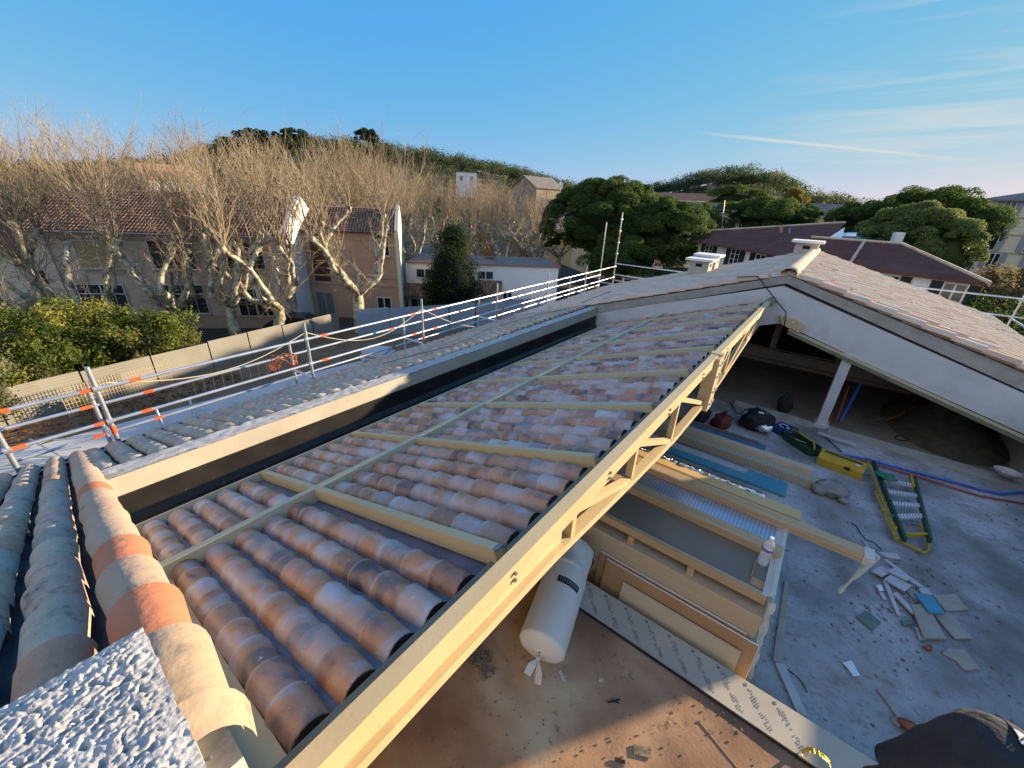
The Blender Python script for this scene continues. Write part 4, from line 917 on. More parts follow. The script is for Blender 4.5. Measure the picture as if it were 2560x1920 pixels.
piece(zz5((775, 495), (830, 468), (905, 500), (840, 528)), m_palegrey, 'greyish rhombic offcut at the left end of the pile', .03)
piece(zz5((862, 492), (925, 478), (1015, 545), (990, 552)), m_palegrey, 'bright white slab on top of the pile', .05)
piece(zz5((850, 545), (890, 520), (1015, 585), (975, 618)), m_palegrey, 'wide white slab lying in front of the bright one', .03)
piece(zz5((840, 550), (870, 560), (950, 760), (925, 755)), m_palegrey, 'long narrow strip pointing to the camera from the pile', .006)
piece(zz5((795, 580), (820, 580), (865, 665), (845, 665)), m_palegrey, 'short narrow strip left of the long narrow strip', .004)
piece(zz5((805, 578), (835, 575), (852, 610), (825, 612)), m_paper, 'little bright square on the short strip', .03, .008)
piece(zz5((900, 630), (925, 622), (1045, 745), (1020, 752), (960, 690)), m_palegrey, 'bent pale offcut in front of the wide slab', .02)
piece(zz5((965, 590), (1020, 600), (1100, 690), (1040, 680)), m_warmoff, 'brownish offcut under the teal piece', .006)
piece(zz5((1030, 628), (1135, 645), (1215, 752), (1120, 745)), m_teal, 'bright teal square offcut in the middle of the pile', .05)
piece(zz5((1140, 640), (1275, 635), (1350, 728), (1215, 735)), m_warmoff, 'large brown squarish offcut at the right of the pile', .006)
piece(zz5((1055, 600), (1110, 600), (1135, 640), (1070, 630)), m_palegrey, 'tiny pale chip above the teal square', .006)
piece(zz5((1010, 700), (1100, 690), (1220, 900), (1085, 895)), m_warmoff, 'long brown rectangular offcut below the teal square', .03)
piece(zz5((1140, 750), (1235, 745), (1375, 898), (1270, 900)), m_warmoff, 'right hand brown rectangular offcut next to the teal square', .006)
piece(zz5((1030, 830), (1060, 835), (1110, 900), (1060, 905)), m_palegrey, 'white corner piece under the long brown rectangle', .004)
piece(zz5((685, 770), (745, 735), (832, 800), (780, 845)), m_greenoff, 'dark green rectangular offcut apart from the pile', .004)
piece(zz5((950, 792), (1005, 788), (1018, 815), (965, 820)), m_greenoff, 'little dull green chip in front of the pile', .004)
piece(zz5((1195, 985), (1230, 955), (1320, 962), (1420, 1080), (1325, 1085), (1275, 1030)), m_warmoff, 'notched brown board lying alone nearest the right edge', .004)
piece(zz5((805, 1192), (835, 1200), (970, 1380), (925, 1360)), m_warmoff, 'long thin brown stick of board ending near the brick chip', .004)
piece(zz5((890, 1375), (925, 1360), (970, 1400), (935, 1422)), m_warmoff, 'short rough piece at the end of the long brown stick', .004)
b = MB(); pp_ = [P(x, y, Z=FZ + .012) for x, y in zz5((605, 1035), (662, 1022), (690, 1075), (712, 1112), (672, 1118), (640, 1072))]; b.prism(pp_, (0, 0, .004)); solo(b, 'paper_scrap', m_paper, 'wavy white scrap of paper alone on the concrete', 'paper')
b = MB(); b.ell(P(*zz5((1010, 1415))[0], Z=FZ + .03), .07, .045, .035, 10, 7, jit=.6); solo(b, 'brick_chip', m_orange, 'reddish brown lump at the tip of the long stick', 'brick chip')
b = MB(); b.ell(P(*zz5((1112, 950))[0], Z=FZ + .02), .035, .025, .02, 8, 6, jit=.6); solo(b, 'brick_chip', m_orange, 'small reddish lump below the offcut pile', 'brick chip')
b = MB(); b.prism([P(x, y, Z=FZ + .006) for x, y in zz5((205, 1040), (260, 1045), (400, 1365), (335, 1335))], (0, 0, .018)); solo(b, 'grey_strip', m_palegrey, 'grey strip of board lying between the stack and the sunlit board', 'board strip')
b = MB(); b.prism([P(x, y, Z=FZ + .006) for x, y in zz5((190, 1030), (248, 1045), (285, 560), (262, 560))], (0, 0, .02)); solo(b, 'grey_strip', m_warmoff, 'brownish strip on the floor along the wrapped end of the stack', 'board strip')
hose('wire', [P(x, y, Z=FZ + .01) for x, y in zz5((270, 1068), (330, 1110), (375, 1160), (398, 1210))], .005, m_dark, 'thin curved wire beside the grey strip', 'wire')
hose('wire', [P(x, y, Z=FZ + .01) for x, y in zz5((660, 205), (690, 225), (715, 270), (745, 305), (790, 320), (840, 365))], .006, m_dark, 'thin dark root like wire between the film end and the ladder', 'wire')
b = MB()
for k in range(420):
    if k < 200:
        x, y = zz5((random.gauss(990, 130), random.gauss(680, 130)))[0]; p = P(x, y, Z=FZ + .006)
    else: p = V(random.uniform(.3, 2.0), random.uniform(1.9, 5.6), FZ + .006)
    s = random.uniform(.006, .028); b.obox(p, s, s * random.uniform(.3, .9), s * .4, random.uniform(0, 3), random.random())
solo(b, 'floor_crumbs', m_debris, 'crumbs and chips scattered on the concrete', 'crumbs', kind='stuff')

# person beside the deck, seen from above
pc = P(2556, 1896, Z=-1.07); ft = Vector((pc.x + .12, pc.y - .05, DZ * H))
ps = thing('person', 'person in dark hooded jacket and grey cap, seen from above at the corner', 'person', ft)
def body():
    b = MB(); hd = pc - Vector((0, 0, .11)); fw = Vector((.75, -.62, -.25)).normalized()
    # one continuous lofted figure: feet, legs blend, torso, neck, head
    secs = [(0.02, .17, .12), (.10, .15, .10), (.45, .165, .11), (.85, .19, .13), (1.0, .185, .13), (1.2, .20, .135), (1.38, .225, .14), (1.45, .19, .12), (1.50, .09, .085), (1.56, .07, .075)]
    def fn(u, v):
        t = v * (len(secs) - 1); i = min(int(t), len(secs) - 2); f = t - i
        z = secs[i][0] * (1 - f) + secs[i + 1][0] * f; rx = secs[i][1] * (1 - f) + secs[i + 1][1] * f; ry = secs[i][2] * (1 - f) + secs[i + 1][2] * f
        a = 2 * math.pi * u; k = (z / 1.56) ** 2
        return ft + Vector((rx * math.cos(a), ry * math.sin(a), z)) + (Vector((hd.x, hd.y, 0)) - Vector((ft.x, ft.y, 0))) * k
    b.grid(fn, 28, 60)
    b.ell(hd, .082, .10, .12, 20, 14)
    sh = ft + Vector((0, 0, 1.38)) + (Vector((hd.x - ft.x, hd.y - ft.y, 0))) * .78
    for s in (-1, 1):
        b.tube([sh + Vector((.17 * s, 0, .0)), sh + Vector((.25 * s, -.02, -.10)), sh + Vector((.28 * s, -.03, -.34)), sh + Vector((.24 * s, .12, -.55)), sh + Vector((.22 * s, .2, -.60))], [.075, .07, .055, .045, .035], 10)
    return b, hd
b, hd = body(); part(b, 'figure', m_hood, ps)
b = MB(); b.ell(hd + Vector((.085, -.04, -.02)), .088, .085, .115, 18, 12); b.ell(hd + Vector((.155, -.085, -.02)), .022, .02, .03, 8, 6); b.ell(hd + Vector((.06, -.128, .0)), .014, .022, .034, 8, 6); part(b, 'face', m_skin, ps)
b = MB()
def hood(u, v):
    a = 2 * math.pi * u; ph = math.pi / 2 * (1 - v * 1.55)
    r = 1 + .07 * noise.noise(Vector((math.cos(a) * 2, math.sin(a) * 2, v * 4))) + .035 * noise.noise(Vector((math.cos(a) * 5, math.sin(a) * 5, v * 11)))
    k_ = max(0, (v - .5) / .5); rr = .158 * r * max(math.cos(ph), .0) if v < .645 else .158 * r
    rr = max(rr, .158 * r * min(1, v / .6) ** .5) + .035 * k_ ** 1.5
    return hd + Vector((rr * math.cos(a) - .02 - .06 * k_, rr * math.sin(a) * (1 - .25 * k_) + .02, .15 * math.sin(max(ph, 0)) - .30 * k_ ** 1.2))
b.grid(hood, 60, 40); part(b, 'hood', m_hood, ps)
b = MB()
def capf(u, v):
    a = -.9 + 2.6 * u; ph = math.pi / 2 * (1 - v * .52)
    return hd + Vector((.164 * math.cos(ph) * math.cos(a) - .02, .164 * math.cos(ph) * math.sin(a) + .02, .157 * math.sin(ph)))
b.grid(capf, 24, 10); part(b, 'cap_panel', m_capgrey, ps)
b = MB()
for a0_ in (-.9, .05, 1.0, 1.7):
    b.tube([hd + Vector((.166 * math.cos(p_) * math.cos(a0_) - .02, .166 * math.cos(p_) * math.sin(a0_) + .02, .159 * math.sin(p_))) for p_ in np.linspace(.72, 1.5, 12)], .003, 5)
part(b, 'cap_seams', m_hood, ps, kind='stuff')
# ------------------------------------------------------------------ hills
def az_el(px, py): d = ray(px, py); return math.atan2(d.x, d.y), d.z / math.hypot(d.x, d.y)
CR = [(-250, 470), (0, 436), (300, 425), (450, 410), (520, 388), (580, 372), (660, 362), (760, 362), (860, 366), (950, 376), (1050, 394), (1180, 412), (1300, 440), (1400, 468), (1500, 492), (1560, 494), (1620, 478), (1700, 466), (1790, 446), (1880, 440), (1940, 452), (2000, 488), (2060, 508), (2200, 528), (2400, 556), (2700, 575)]
azs = [az_el(*p)[0] for p in CR]; els = [az_el(*p)[1] for p in CR]
HD = 270.0
def hillz(x, y):
    r = math.hypot(x, y); a = math.atan2(x, y); e = float(np.interp(a, azs, els))
    top = e * HD - 3.0
    if r < 105: return GZ - .02
    t = min(1, (r - 105) / (HD - 105)); t = t * t * (3 - 2 * t)
    z = GZ + (top - GZ) * t + 1.2 * noise.noise(Vector((x * .02, y * .02, 3))) * t
    if r > HD: z -= (r - HD) * .10
    return z
hm = MB(); na, nr = 120, 44
def hf(u, v):
    a = azs[0] + (azs[-1] - azs[0]) * u; r = 104 + 330 * v; x = r * math.sin(a); y = r * math.cos(a); return Vector((x, y, hillz(x, y)))
hm.grid(hf, na, nr)
m_hill = mat('hill_ground', (.06, .065, .03), (.15, .12, .07), scale=.03, rough=1, spots=(.15, .55, .7, (.05, .06, .025)))
solo(hm, 'hills', m_hill, kind='structure')

# ------------------------------------------------------------------ foliage helpers
def leafcloud(mb, centres, radii, npc, size, flat=1.0, shell=.55, up=0.0, tones=None):
    for ci, (c, r) in enumerate(zip(centres, radii)):
        n = npc
        d = rng.normal(size=(n, 3)); d /= np.linalg.norm(d, axis=1)[:, None]
        if up: d[:, 2] = np.where(d[:, 2] < -up, -d[:, 2], d[:, 2])
        rad = r * (shell + (1.06 - shell) * rng.random(n)[:, None])
        p = np.array(c)[None, :] + d * rad * np.array([1, 1, flat])
        nn = d + rng.normal(size=(n, 3)) * .6; nn /= np.linalg.norm(nn, axis=1)[:, None]
        e = np.cross(nn, rng.normal(size=(n, 3))); e /= np.linalg.norm(e, axis=1)[:, None]; g = np.cross(nn, e)
        s = size * (.6 + .8 * rng.random(n)[:, None])
        v = np.stack([p - e * s, p - g * s * .55, p + e * s, p + g * s * .55], 1).reshape(-1, 3)
        f = np.arange(4 * n).reshape(n, 4)
        t0 = tones[ci] if tones else random.random()
        mb.arrays(v, f, np.clip(t0 + rng.normal(size=n) * .16, 0, 1))
def leafmat(name, stops, rough=.75):
    m = bpy.data.materials.new(name); m.use_nodes = True; nt = m.node_tree; b = nt.nodes["Principled BSDF"]
    a = nt.nodes.new("ShaderNodeAttribute"); a.attribute_name = 'tone'; r = ramp(nt, stops); nt.links.new(a.outputs['Fac'], r.inputs[0]); nt.links.new(r.outputs[0], b.inputs['Base Color'])
    b.inputs['Roughness'].default_value = rough; b.inputs['Specular IOR Level'].default_value = .2
    tl = nt.nodes.new('ShaderNodeBsdfTranslucent'); hv = nt.nodes.new('ShaderNodeHueSaturation'); hv.inputs['Value'].default_value = 1.5; nt.links.new(r.outputs[0], hv.inputs['Color']); nt.links.new(hv.outputs[0], tl.inputs[0])
    mx = nt.nodes.new('ShaderNodeMixShader'); mx.inputs[0].default_value = .45; out = [n for n in nt.nodes if n.type == 'OUTPUT_MATERIAL'][0]
    nt.links.new(b.outputs[0], mx.inputs[1]); nt.links.new(tl.outputs[0], mx.inputs[2]); nt.links.new(mx.outputs[0], out.inputs['Surface']); return m
m_pine = leafmat('pine_needles', [(0, (.016, .036, .011)), (.5, (.044, .082, .017)), (1, (.13, .17, .035))])
m_pinel = leafmat('light_pine_needles', [(0, (.06, .09, .026)), (.5, (.13, .165, .05)), (1, (.22, .25, .08))])
m_darkp = leafmat('dark_conifer', [(0, (.010, .018, .010)), (.6, (.018, .035, .014)), (1, (.045, .070, .022))])
m_bush = leafmat('bush_leaves', [(0, (.04, .065, .015)), (.5, (.11, .15, .03)), (.85, (.22, .24, .05)), (1, (.30, .26, .06))])
m_olive = leafmat('grey_green_leaves', [(0, (.09, .10, .05)), (.6, (.17, .18, .09)), (1, (.24, .23, .13))])
m_autumn = leafmat('autumn_leaves', [(0, (.20, .09, .02)), (.5, (.38, .18, .035)), (1, (.46, .27, .06))])
m_dry = leafmat('dry_leaves', [(0, (.20, .13, .07)), (.6, (.32, .21, .11)), (1, (.40, .28, .16))])
m_hillleaf = leafmat('hill_trees', [(0, (.022, .038, .015)), (.4, (.045, .070, .024)), (.75, (.09, .105, .04)), (1, (.16, .14, .06))])
m_scrub = leafmat('scrub', [(0, (.07, .055, .03)), (.6, (.14, .11, .055)), (1, (.16, .15, .06))])
m_bark = mat('plane_bark', None, scale=2.6, rough=.9, bump=.4, bscale=14, stops=[(.34, (.12, .105, .075)), (.45, (.27, .24, .16)), (.54, (.48, .42, .29)), (.70, (.58, .52, .38))])
m_twig = mat('twigs', (.24, .19, .125), (.36, .29, .195), scale=.9, rough=.9)
m_pbark = mat('pine_bark', (.10, .06, .04), (.20, .13, .09), scale=5, rough=.95, bump=.4)

# bare plane trees
def plane_tree(name, label, loc, seed, fork=2.8, ht=14.0, lean=(0, 0), spread=2.6, nl=5, dens=1.0, group='bare plane trees along the street', autumn=0):
    rnd = random.Random(seed); L0 = Vector(loc); t = thing(name, label, 'tree', L0, group)
    tk = MB(); tw = MB(); lf = MB()
    def kinky(p0, d, ln, r0, r1, n, w, grav=.0):
        pts = [p0]; rs = [r0]; dd = d.normalized()
        for i in range(n):
            dd = (dd + Vector((rnd.gauss(0, w), rnd.gauss(0, w), rnd.gauss(0, w * .5) + grav))).normalized()
            pts.append(pts[-1] + dd * ln / n); rs.append((r0 + (r1 - r0) * (i + 1) / n) * rnd.uniform(.82, 1.25))
        return pts, rs, dd
    def shoot(p, d, ln, r0):
        pts, rs, dd = kinky(p, d, ln, r0, .008, 6, .15, .09)
        tw.tube(pts, rs, 3, .5, False, True)
        for k in range(int(rnd.uniform(9, 14) * dens)):
            s = rnd.uniform(.30, .98); i = min(int(s * 6), 5); f = s * 6 - i; q = pts[i].lerp(pts[i + 1], f)
            ax_ = (pts[i + 1] - pts[i]).normalized(); o = Vector((rnd.gauss(0, 1), rnd.gauss(0, 1), rnd.gauss(0, .3))).normalized()
            dd2 = (ax_ + o * rnd.uniform(.4, .75)).normalized(); l2 = ln * rnd.uniform(.12, .30)
            q2, r2, _ = kinky(q, dd2, l2, .0105, .005, 3, .16, .06); tw.tube(q2, r2, 3, .5, False, True)
            if rnd.random() < .3:
                e = q2[-2]; s_ = rnd.uniform(.02, .045); lf.quad(e + Vector((-s_, 0, 0)), e + Vector((0, -s_ * .6, s_)), e + Vector((s_, 0, s_ * .4)), e + Vector((0, s_ * .6, -s_)), rnd.random())
    tr_pts, tr_r, dd = kinky(L0, Vector((lean[0], lean[1], 1)), fork, .42, .30, 5, .06)
    tk.tube(tr_pts, tr_r, 10)
    top = tr_pts[-1]; a0 = rnd.uniform(0, 6.28)
    for k in range(nl):
        a = a0 + k * 2 * math.pi / nl + rnd.gauss(0, .3); out = Vector((math.cos(a), math.sin(a), 0))
        p1, r1, d1 = kinky(top - Vector((0, 0, .25)), out * rnd.uniform(.7, 1.1) + Vector((0, 0, rnd.uniform(.5, .9))), spread * rnd.uniform(.7, 1.1), .24, .17, 5, .22, .05)
        tk.tube(p1, r1, 8)
        p2, r2, d2 = kinky(p1[-1], Vector((d1.x * .35, d1.y * .35, 1)), rnd.uniform(2.8, 4.6), .16, .12, 8, .28, .06); tk.tube(p2, r2, 8)
        kn = p2[-1]; tk.ell(kn, .20, .20, .22, 8, 6, jit=.5)
        zrem = max(2.5, L0.z + ht - kn.z)
        for j in range(int(11 * dens)):
            o = Vector((rnd.gauss(0, .32), rnd.gauss(0, .32), 1)); shoot(kn + o * .08, o + out * .12, zrem * rnd.uniform(.55, 1.0), rnd.uniform(.022, .034))
        for pts in (p1, p2):
            for j in range(int((1 if pts is p1 else 5) * dens)):
                i = rnd.randrange(1, len(pts)); o = Vector((rnd.gauss(0, .6), rnd.gauss(0, .6), .9)); shoot(pts[i], o, zrem * rnd.uniform(.3, .8), .022)
            for j in range(int(15 * dens)):
                i = rnd.randrange(1, len(pts)); o = Vector((rnd.gauss(0, 1), rnd.gauss(0, 1), rnd.uniform(-.3, .35)))
                q, r, _ = kinky(pts[i], o, rnd.uniform(.7, 1.7), .013, .006, 4, .22, .02); tw.tube(q, r, 3, .5, False, True)
                q3, r3, _ = kinky(q[2], o + Vector((rnd.gauss(0, .7), rnd.gauss(0, .7), .1)), rnd.uniform(.4, .9), .009, .005, 3, .22); tw.tube(q3, r3, 3, .5, False, True)
    part(tk, 'trunk', m_bark, t); part(tw, 'crown', m_twig, t)
    if autumn:
        cs = [(L0.x + rnd.gauss(0, 2.6), L0.y + rnd.gauss(0, 2.6), L0.z + rnd.uniform(2.5, autumn)) for k in range(26)]
        leafcloud(lf, cs, [1.1] * 26, 70, .13, shell=.1)
    part(lf, 'remaining_leaves', m_autumn if autumn else m_dry, t, kind='stuff')
    return t
T = []
spec = [((-37.2, .4), 2.6, 13.9, (.25, .0), 'plane tree at the left edge with a thick pale trunk behind the hedge'),
        ((-35.2, 4.0), 2.2, 13.6, (-.5, -.65), 'plane tree with the strongly slanting trunk behind the right end of the hedge'),
        ((-34.0, 6.2), 2.6, 13.2, (.05, .2), 'plane tree with two upright limbs in front of the wide lower window'),
        ((-32.0, 9.4), 2.6, 12.9, (-.1, -.05), 'plane tree with a pale straight limb in front of the long house'),
        ((-30.6, 11.6), 2.6, 12.6, (.1, .15), 'plane tree with a dark crooked limb at the corner of the long house'),
        ((-27.8, 16.5), 3.2, 12.2, (.02, .02), 'plane tree standing before the pink house with a wide forked trunk')]
for i, (xy, fk, ht, ln, lab) in enumerate(spec):
    T.append(plane_tree('plane_tree', lab, (xy[0], xy[1], GZ), 11 + i, fork=fk, ht=ht, lean=ln, nl=6, spread=2.0 if i < 5 else 2.9, dens=1.05))
FAR = [(-50, -2), (-47, 6), (-52, 10), (-45, 14), (-50, 20), (-43, 21), (-47, 28), (-38, 26), (-42, 34), (-55, 2), (-60, 14), (-57, 25), (-52, 37), (-62, 33)]
for i, (x, y) in enumerate(FAR):
    s = random.uniform(1.0, 1.16); dup(T[i % 6], (x, y, GZ), random.uniform(0, 6.28), (s, s, s * 1.03), 'bare plane tree among the many behind the house roofs')
    bpy.context.view_layer.objects.active = None
for o in bpy.data.objects:
    if o.get('label') == 'bare plane tree among the many behind the house roofs': o['group'] = 'bare plane trees behind the houses'
ao = rhd(1268, 640, 50)
A1 = plane_tree('plane_tree', 'plane tree with orange autumn leaves low on its crown beside the umbrella pine', (ao.x, ao.y, GZ), 40, fork=3, ht=13.0, nl=5, dens=.9, autumn=6.0)
MID = [(-37, 40.0, .98), (-42, 46, .95), (-36, 49, .92), (-47, 53, 1.0), (-40, 58, .9), (-52, 46, 1.05), (-45, 66, .95), (-56, 58, 1.0), (-33, 54, .88), (-60, 47, 1.0)]
for i, (x, y, s) in enumerate(MID):
    o = dup(T[(i + 3) % 6], (x, y, GZ), random.uniform(0, 6.28), s, 'bare plane tree in the avenue leading away beside the umbrella pine'); o['group'] = 'bare plane trees in the avenue'

# umbrella pines and other pines
def crown_on(mb, c, rx, rz, n, cr, npc, size, ry=None, low=.25, lobes=None):
    ry = ry or rx; cs = []; rs = []; ts = []
    for k in range(n):
        a = random.uniform(0, 6.28); q = random.random() ** .5
        zt_ = math.sqrt(max(0, 1 - q * q))
        z = zt_ * random.uniform(.75, 1) if random.random() < .75 else -low * random.random()
        k1 = (1 if random.random() < .8 else random.uniform(1.0, 1.16)) + .14 * noise.noise(Vector((math.cos(a) * 1.5, math.sin(a) * 1.5, c[2])))
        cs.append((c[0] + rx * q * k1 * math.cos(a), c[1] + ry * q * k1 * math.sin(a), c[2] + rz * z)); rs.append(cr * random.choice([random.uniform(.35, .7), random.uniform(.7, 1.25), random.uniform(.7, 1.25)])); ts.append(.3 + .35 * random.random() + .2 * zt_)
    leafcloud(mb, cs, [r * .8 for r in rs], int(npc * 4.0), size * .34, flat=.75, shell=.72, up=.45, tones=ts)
def pine(name, label, base, c, rx, rz, n, cr, npc, size, m, extra=(), trunk_r=.45, core=True, group=None, low=.25):
    base = Vector(base); t = thing(name, label, 'tree', base, group); b = MB()
    mid = base.lerp(Vector(c), .6) + Vector((.4, 0, 0)); b.tube([base, mid, Vector(c) - Vector((0, 0, rz * .1))], [trunk_r, trunk_r * .8, trunk_r * .5], 9)
    for k in range(6):
        a = k * 1.05; e = Vector(c) + Vector((rx * .6 * math.cos(a), rx * .6 * math.sin(a), rz * .15)); b.tube([mid, mid.lerp(e, .55) + Vector((0, 0, -.3)), e], [trunk_r * .45, trunk_r * .3, .08], 6)
    part(b, 'trunk', m_pbark, t)
    b = MB(); crown_on(b, c, rx, rz, n, cr, npc, size, low=low)
    for ec, erx, erz, en in extra: crown_on(b, ec, erx, erz, en, cr, npc, size, low=low)
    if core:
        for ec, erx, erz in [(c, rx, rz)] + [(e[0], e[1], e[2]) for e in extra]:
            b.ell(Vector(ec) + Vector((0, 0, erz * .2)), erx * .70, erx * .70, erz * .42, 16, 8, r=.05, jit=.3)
    part(b, 'crown', m, t); return t
c = rhd(1500, 590, 52); c2 = rhd(1690, 600, 50); c3 = rhd(1600, 640, 46)
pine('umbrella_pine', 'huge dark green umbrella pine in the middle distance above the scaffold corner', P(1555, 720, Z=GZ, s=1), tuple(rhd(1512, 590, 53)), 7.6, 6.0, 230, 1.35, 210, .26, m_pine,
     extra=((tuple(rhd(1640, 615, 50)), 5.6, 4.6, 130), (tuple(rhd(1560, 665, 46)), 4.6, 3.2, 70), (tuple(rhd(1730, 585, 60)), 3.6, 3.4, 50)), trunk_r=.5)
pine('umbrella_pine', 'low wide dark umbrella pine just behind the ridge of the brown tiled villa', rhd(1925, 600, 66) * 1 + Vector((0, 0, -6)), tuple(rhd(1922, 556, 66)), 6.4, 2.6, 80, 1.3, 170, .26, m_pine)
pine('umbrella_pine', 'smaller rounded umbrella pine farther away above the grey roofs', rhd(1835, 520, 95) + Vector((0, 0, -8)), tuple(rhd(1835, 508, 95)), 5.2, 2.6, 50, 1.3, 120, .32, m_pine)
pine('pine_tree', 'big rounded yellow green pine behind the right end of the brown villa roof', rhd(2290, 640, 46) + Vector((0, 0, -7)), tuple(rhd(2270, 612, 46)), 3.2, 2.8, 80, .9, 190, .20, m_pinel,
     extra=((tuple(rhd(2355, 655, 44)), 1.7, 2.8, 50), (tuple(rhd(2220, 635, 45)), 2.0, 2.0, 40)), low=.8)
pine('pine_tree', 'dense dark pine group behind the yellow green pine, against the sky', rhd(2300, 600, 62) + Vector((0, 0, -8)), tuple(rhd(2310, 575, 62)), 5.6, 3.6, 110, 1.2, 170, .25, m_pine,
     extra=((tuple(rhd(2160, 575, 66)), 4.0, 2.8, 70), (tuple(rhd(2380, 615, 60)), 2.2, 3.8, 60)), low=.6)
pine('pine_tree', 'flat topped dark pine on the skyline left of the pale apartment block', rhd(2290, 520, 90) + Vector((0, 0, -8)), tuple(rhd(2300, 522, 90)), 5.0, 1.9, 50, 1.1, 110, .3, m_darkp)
pine('broadleaf_tree', 'yellowish tree beyond the low umbrella pine', rhd(1985, 520, 85) + Vector((0, 0, -8)), tuple(rhd(1985, 512, 85)), 1.6, 2.2, 30, .8, 110, .25, leafmat('yellow_tree', [(0, (.10, .09, .02)), (1, (.26, .20, .04))]), low=.6)
# dark conifer in front of the low white building
cb0 = P(1135, 800, Z=GZ, s=1); t = thing('dark_conifer', 'dense blackish green conifer in front of the low white building', 'tree', cb0)
b = MB(); b.tube([cb0, cb0 + Vector((0, 0, 6))], [.3, .12], 8); part(b, 'trunk', m_pbark, t)
b = MB(); cs = []; rs = []
for k in range(110):
    z = random.random(); rr = (2.2 * (1 - z ** 1.6) + .5) if z > .25 else 2.2
    a = random.uniform(0, 6.28); q = random.random() ** .4
    cs.append((cb0.x + rr * q * math.cos(a), cb0.y + rr * q * math.sin(a), GZ + .5 + 6.9 * z)); rs.append(.75)
leafcloud(b, cs, rs, 260, .075); b.ell(cb0 + Vector((0, 0, 3.2)), 1.9, 1.9, 3.0, 12, 8, r=0, jit=.2); part(b, 'crown', m_darkp, t)
# hedge shrubs by the hoarding
def shrub(label, c, rx, rz, n, m, size=.13, npc=110, name='shrub'):
    c = Vector(c); t = thing(name, label, 'shrub', c); b = MB()
    for k in range(5): b.tube([c, c + Vector((random.gauss(0, .3), random.gauss(0, .3), rz * .9)), c + Vector((random.gauss(0, rx * .5), random.gauss(0, rx * .5), rz * 1.5))], [.06, .04, .02], 5)
    part(b, 'stems', m_pbark, t); b = MB()
    cs = [(c.x + random.gauss(0, rx * .42), c.y + random.gauss(0, rx * .42), c.z + rz + random.uniform(-.9, .9) * rz) for k in range(n)]
    leafcloud(b, cs, [.62] * n, npc * 2, size * .62, shell=.2); part(b, 'foliage', m, t)
shrub('silvery green shrub at the far left end of the hoarding', (-27.5, -2.4, GZ), 2.6, 1.7, 60, m_olive)
shrub('bright yellow green shrub behind the hoarding, second from the left', (-30.2, .4, GZ), 3.0, 2.2, 90, m_bush)
shrub('rounded yellow green bush at the right end of the hedge', (-30.6, 5.2, GZ), 2.1, 1.4, 50, m_bush)
shrub('darker green shrub in the middle of the hedge', (-31.4, 2.6, GZ), 2.4, 1.9, 60, m_bush)
yc = Vector((-29.6, 3.6, GZ)); t = thing('yucca', 'spiky pale green yucca with sword shaped leaves in the hedge', 'plant', yc); b = MB(); b.tube([yc, yc + Vector((0, 0, 1.6))], .12, 7); part(b, 'stem', m_pbark, t); b = MB()
for hd_ in ((0, 0, 2.0), (.5, .6, 1.5), (-.4, .9, 1.7)):
    o = yc + Vector(hd_)
    for k in range(60):
        a = random.uniform(0, 6.28); e = random.uniform(-.5, 1.2); d = Vector((math.cos(a) * math.cos(e), math.sin(a) * math.cos(e), math.sin(e))); s_ = d.cross(Vector((0, 0, 1))).normalized() * .035
        b.add([o - s_, o + s_, o + d * .5 + s_, o + d * .5 - s_, o + d * 1.0 + Vector((0, 0, -.12))], [(0, 1, 2, 3), (3, 2, 4)], random.uniform(.2, .7))
part(b, 'leaves', m_olive, t)
sc_ = rhd(2500, 715, 40); shrub('brownish scrub below the pale apartment block', (sc_.x, sc_.y, sc_.z - 2.8), 3.6, 1.9, 70, m_scrub, .14)
sc_ = rhd(2540, 800, 30); shrub('green thicket behind the scaffold at the right edge', (sc_.x, sc_.y, sc_.z - 2.2), 2.4, 1.5, 50, m_pine, .12)

# far woods on the hills
b = MB(); cs = []; rs = []; ts = []
k = 0
while k < 3600:
    a = random.uniform(azs[1], azs[-2]); r = 108 + 175 * random.random() ** .8
    if k % 2: r = random.uniform(225, 284)
    e = float(np.interp(a, azs, els))
    if random.random() > .35 + min(.65, max(0, (r - 110) / 150)) : continue
    x, y = r * math.sin(a), r * math.cos(a); z = hillz(x, y); h_ = random.uniform(1.3, 2.9) if r < 225 else random.choice([random.uniform(1.5, 3), random.uniform(2.5, 5.2)])
    cs.append((x, y, z + h_ * .9)); rs.append(h_ * random.uniform(.75, 1.1)); ts.append(random.random() ** (1.9 if r > 225 else 1.2)); k += 1
leafcloud(b, cs, rs, 85, .36, flat=.85, shell=.6, up=.3, tones=ts)
solo(b, 'hillside_wood', m_hillleaf, 'mixed green wood covering the far hills', 'wood', kind='stuff')
# umbrella pines standing on the left skyline
m_skyp = m_darkp
for px, py, w_, lab in ((575, 372, 5.5, 'umbrella pine farthest left on the hill crest behind the bare trees'), (640, 352, 8.5, 'broad double crowned umbrella pine on the hill crest'), (735, 350, 8.0, 'umbrella pine with a low wide crown right of the double crowned one'), (920, 348, 5.0, 'tall pine clump standing out on the hill crest beside the small ruin')):
    c = rhd(px, py, 250); bz = hillz(c.x, c.y)
    pine('umbrella_pine', lab, (c.x, c.y, bz), (c.x, c.y, c.z), w_, 4.2, 40, 2.0, 70, .7, m_skyp, trunk_r=.5)
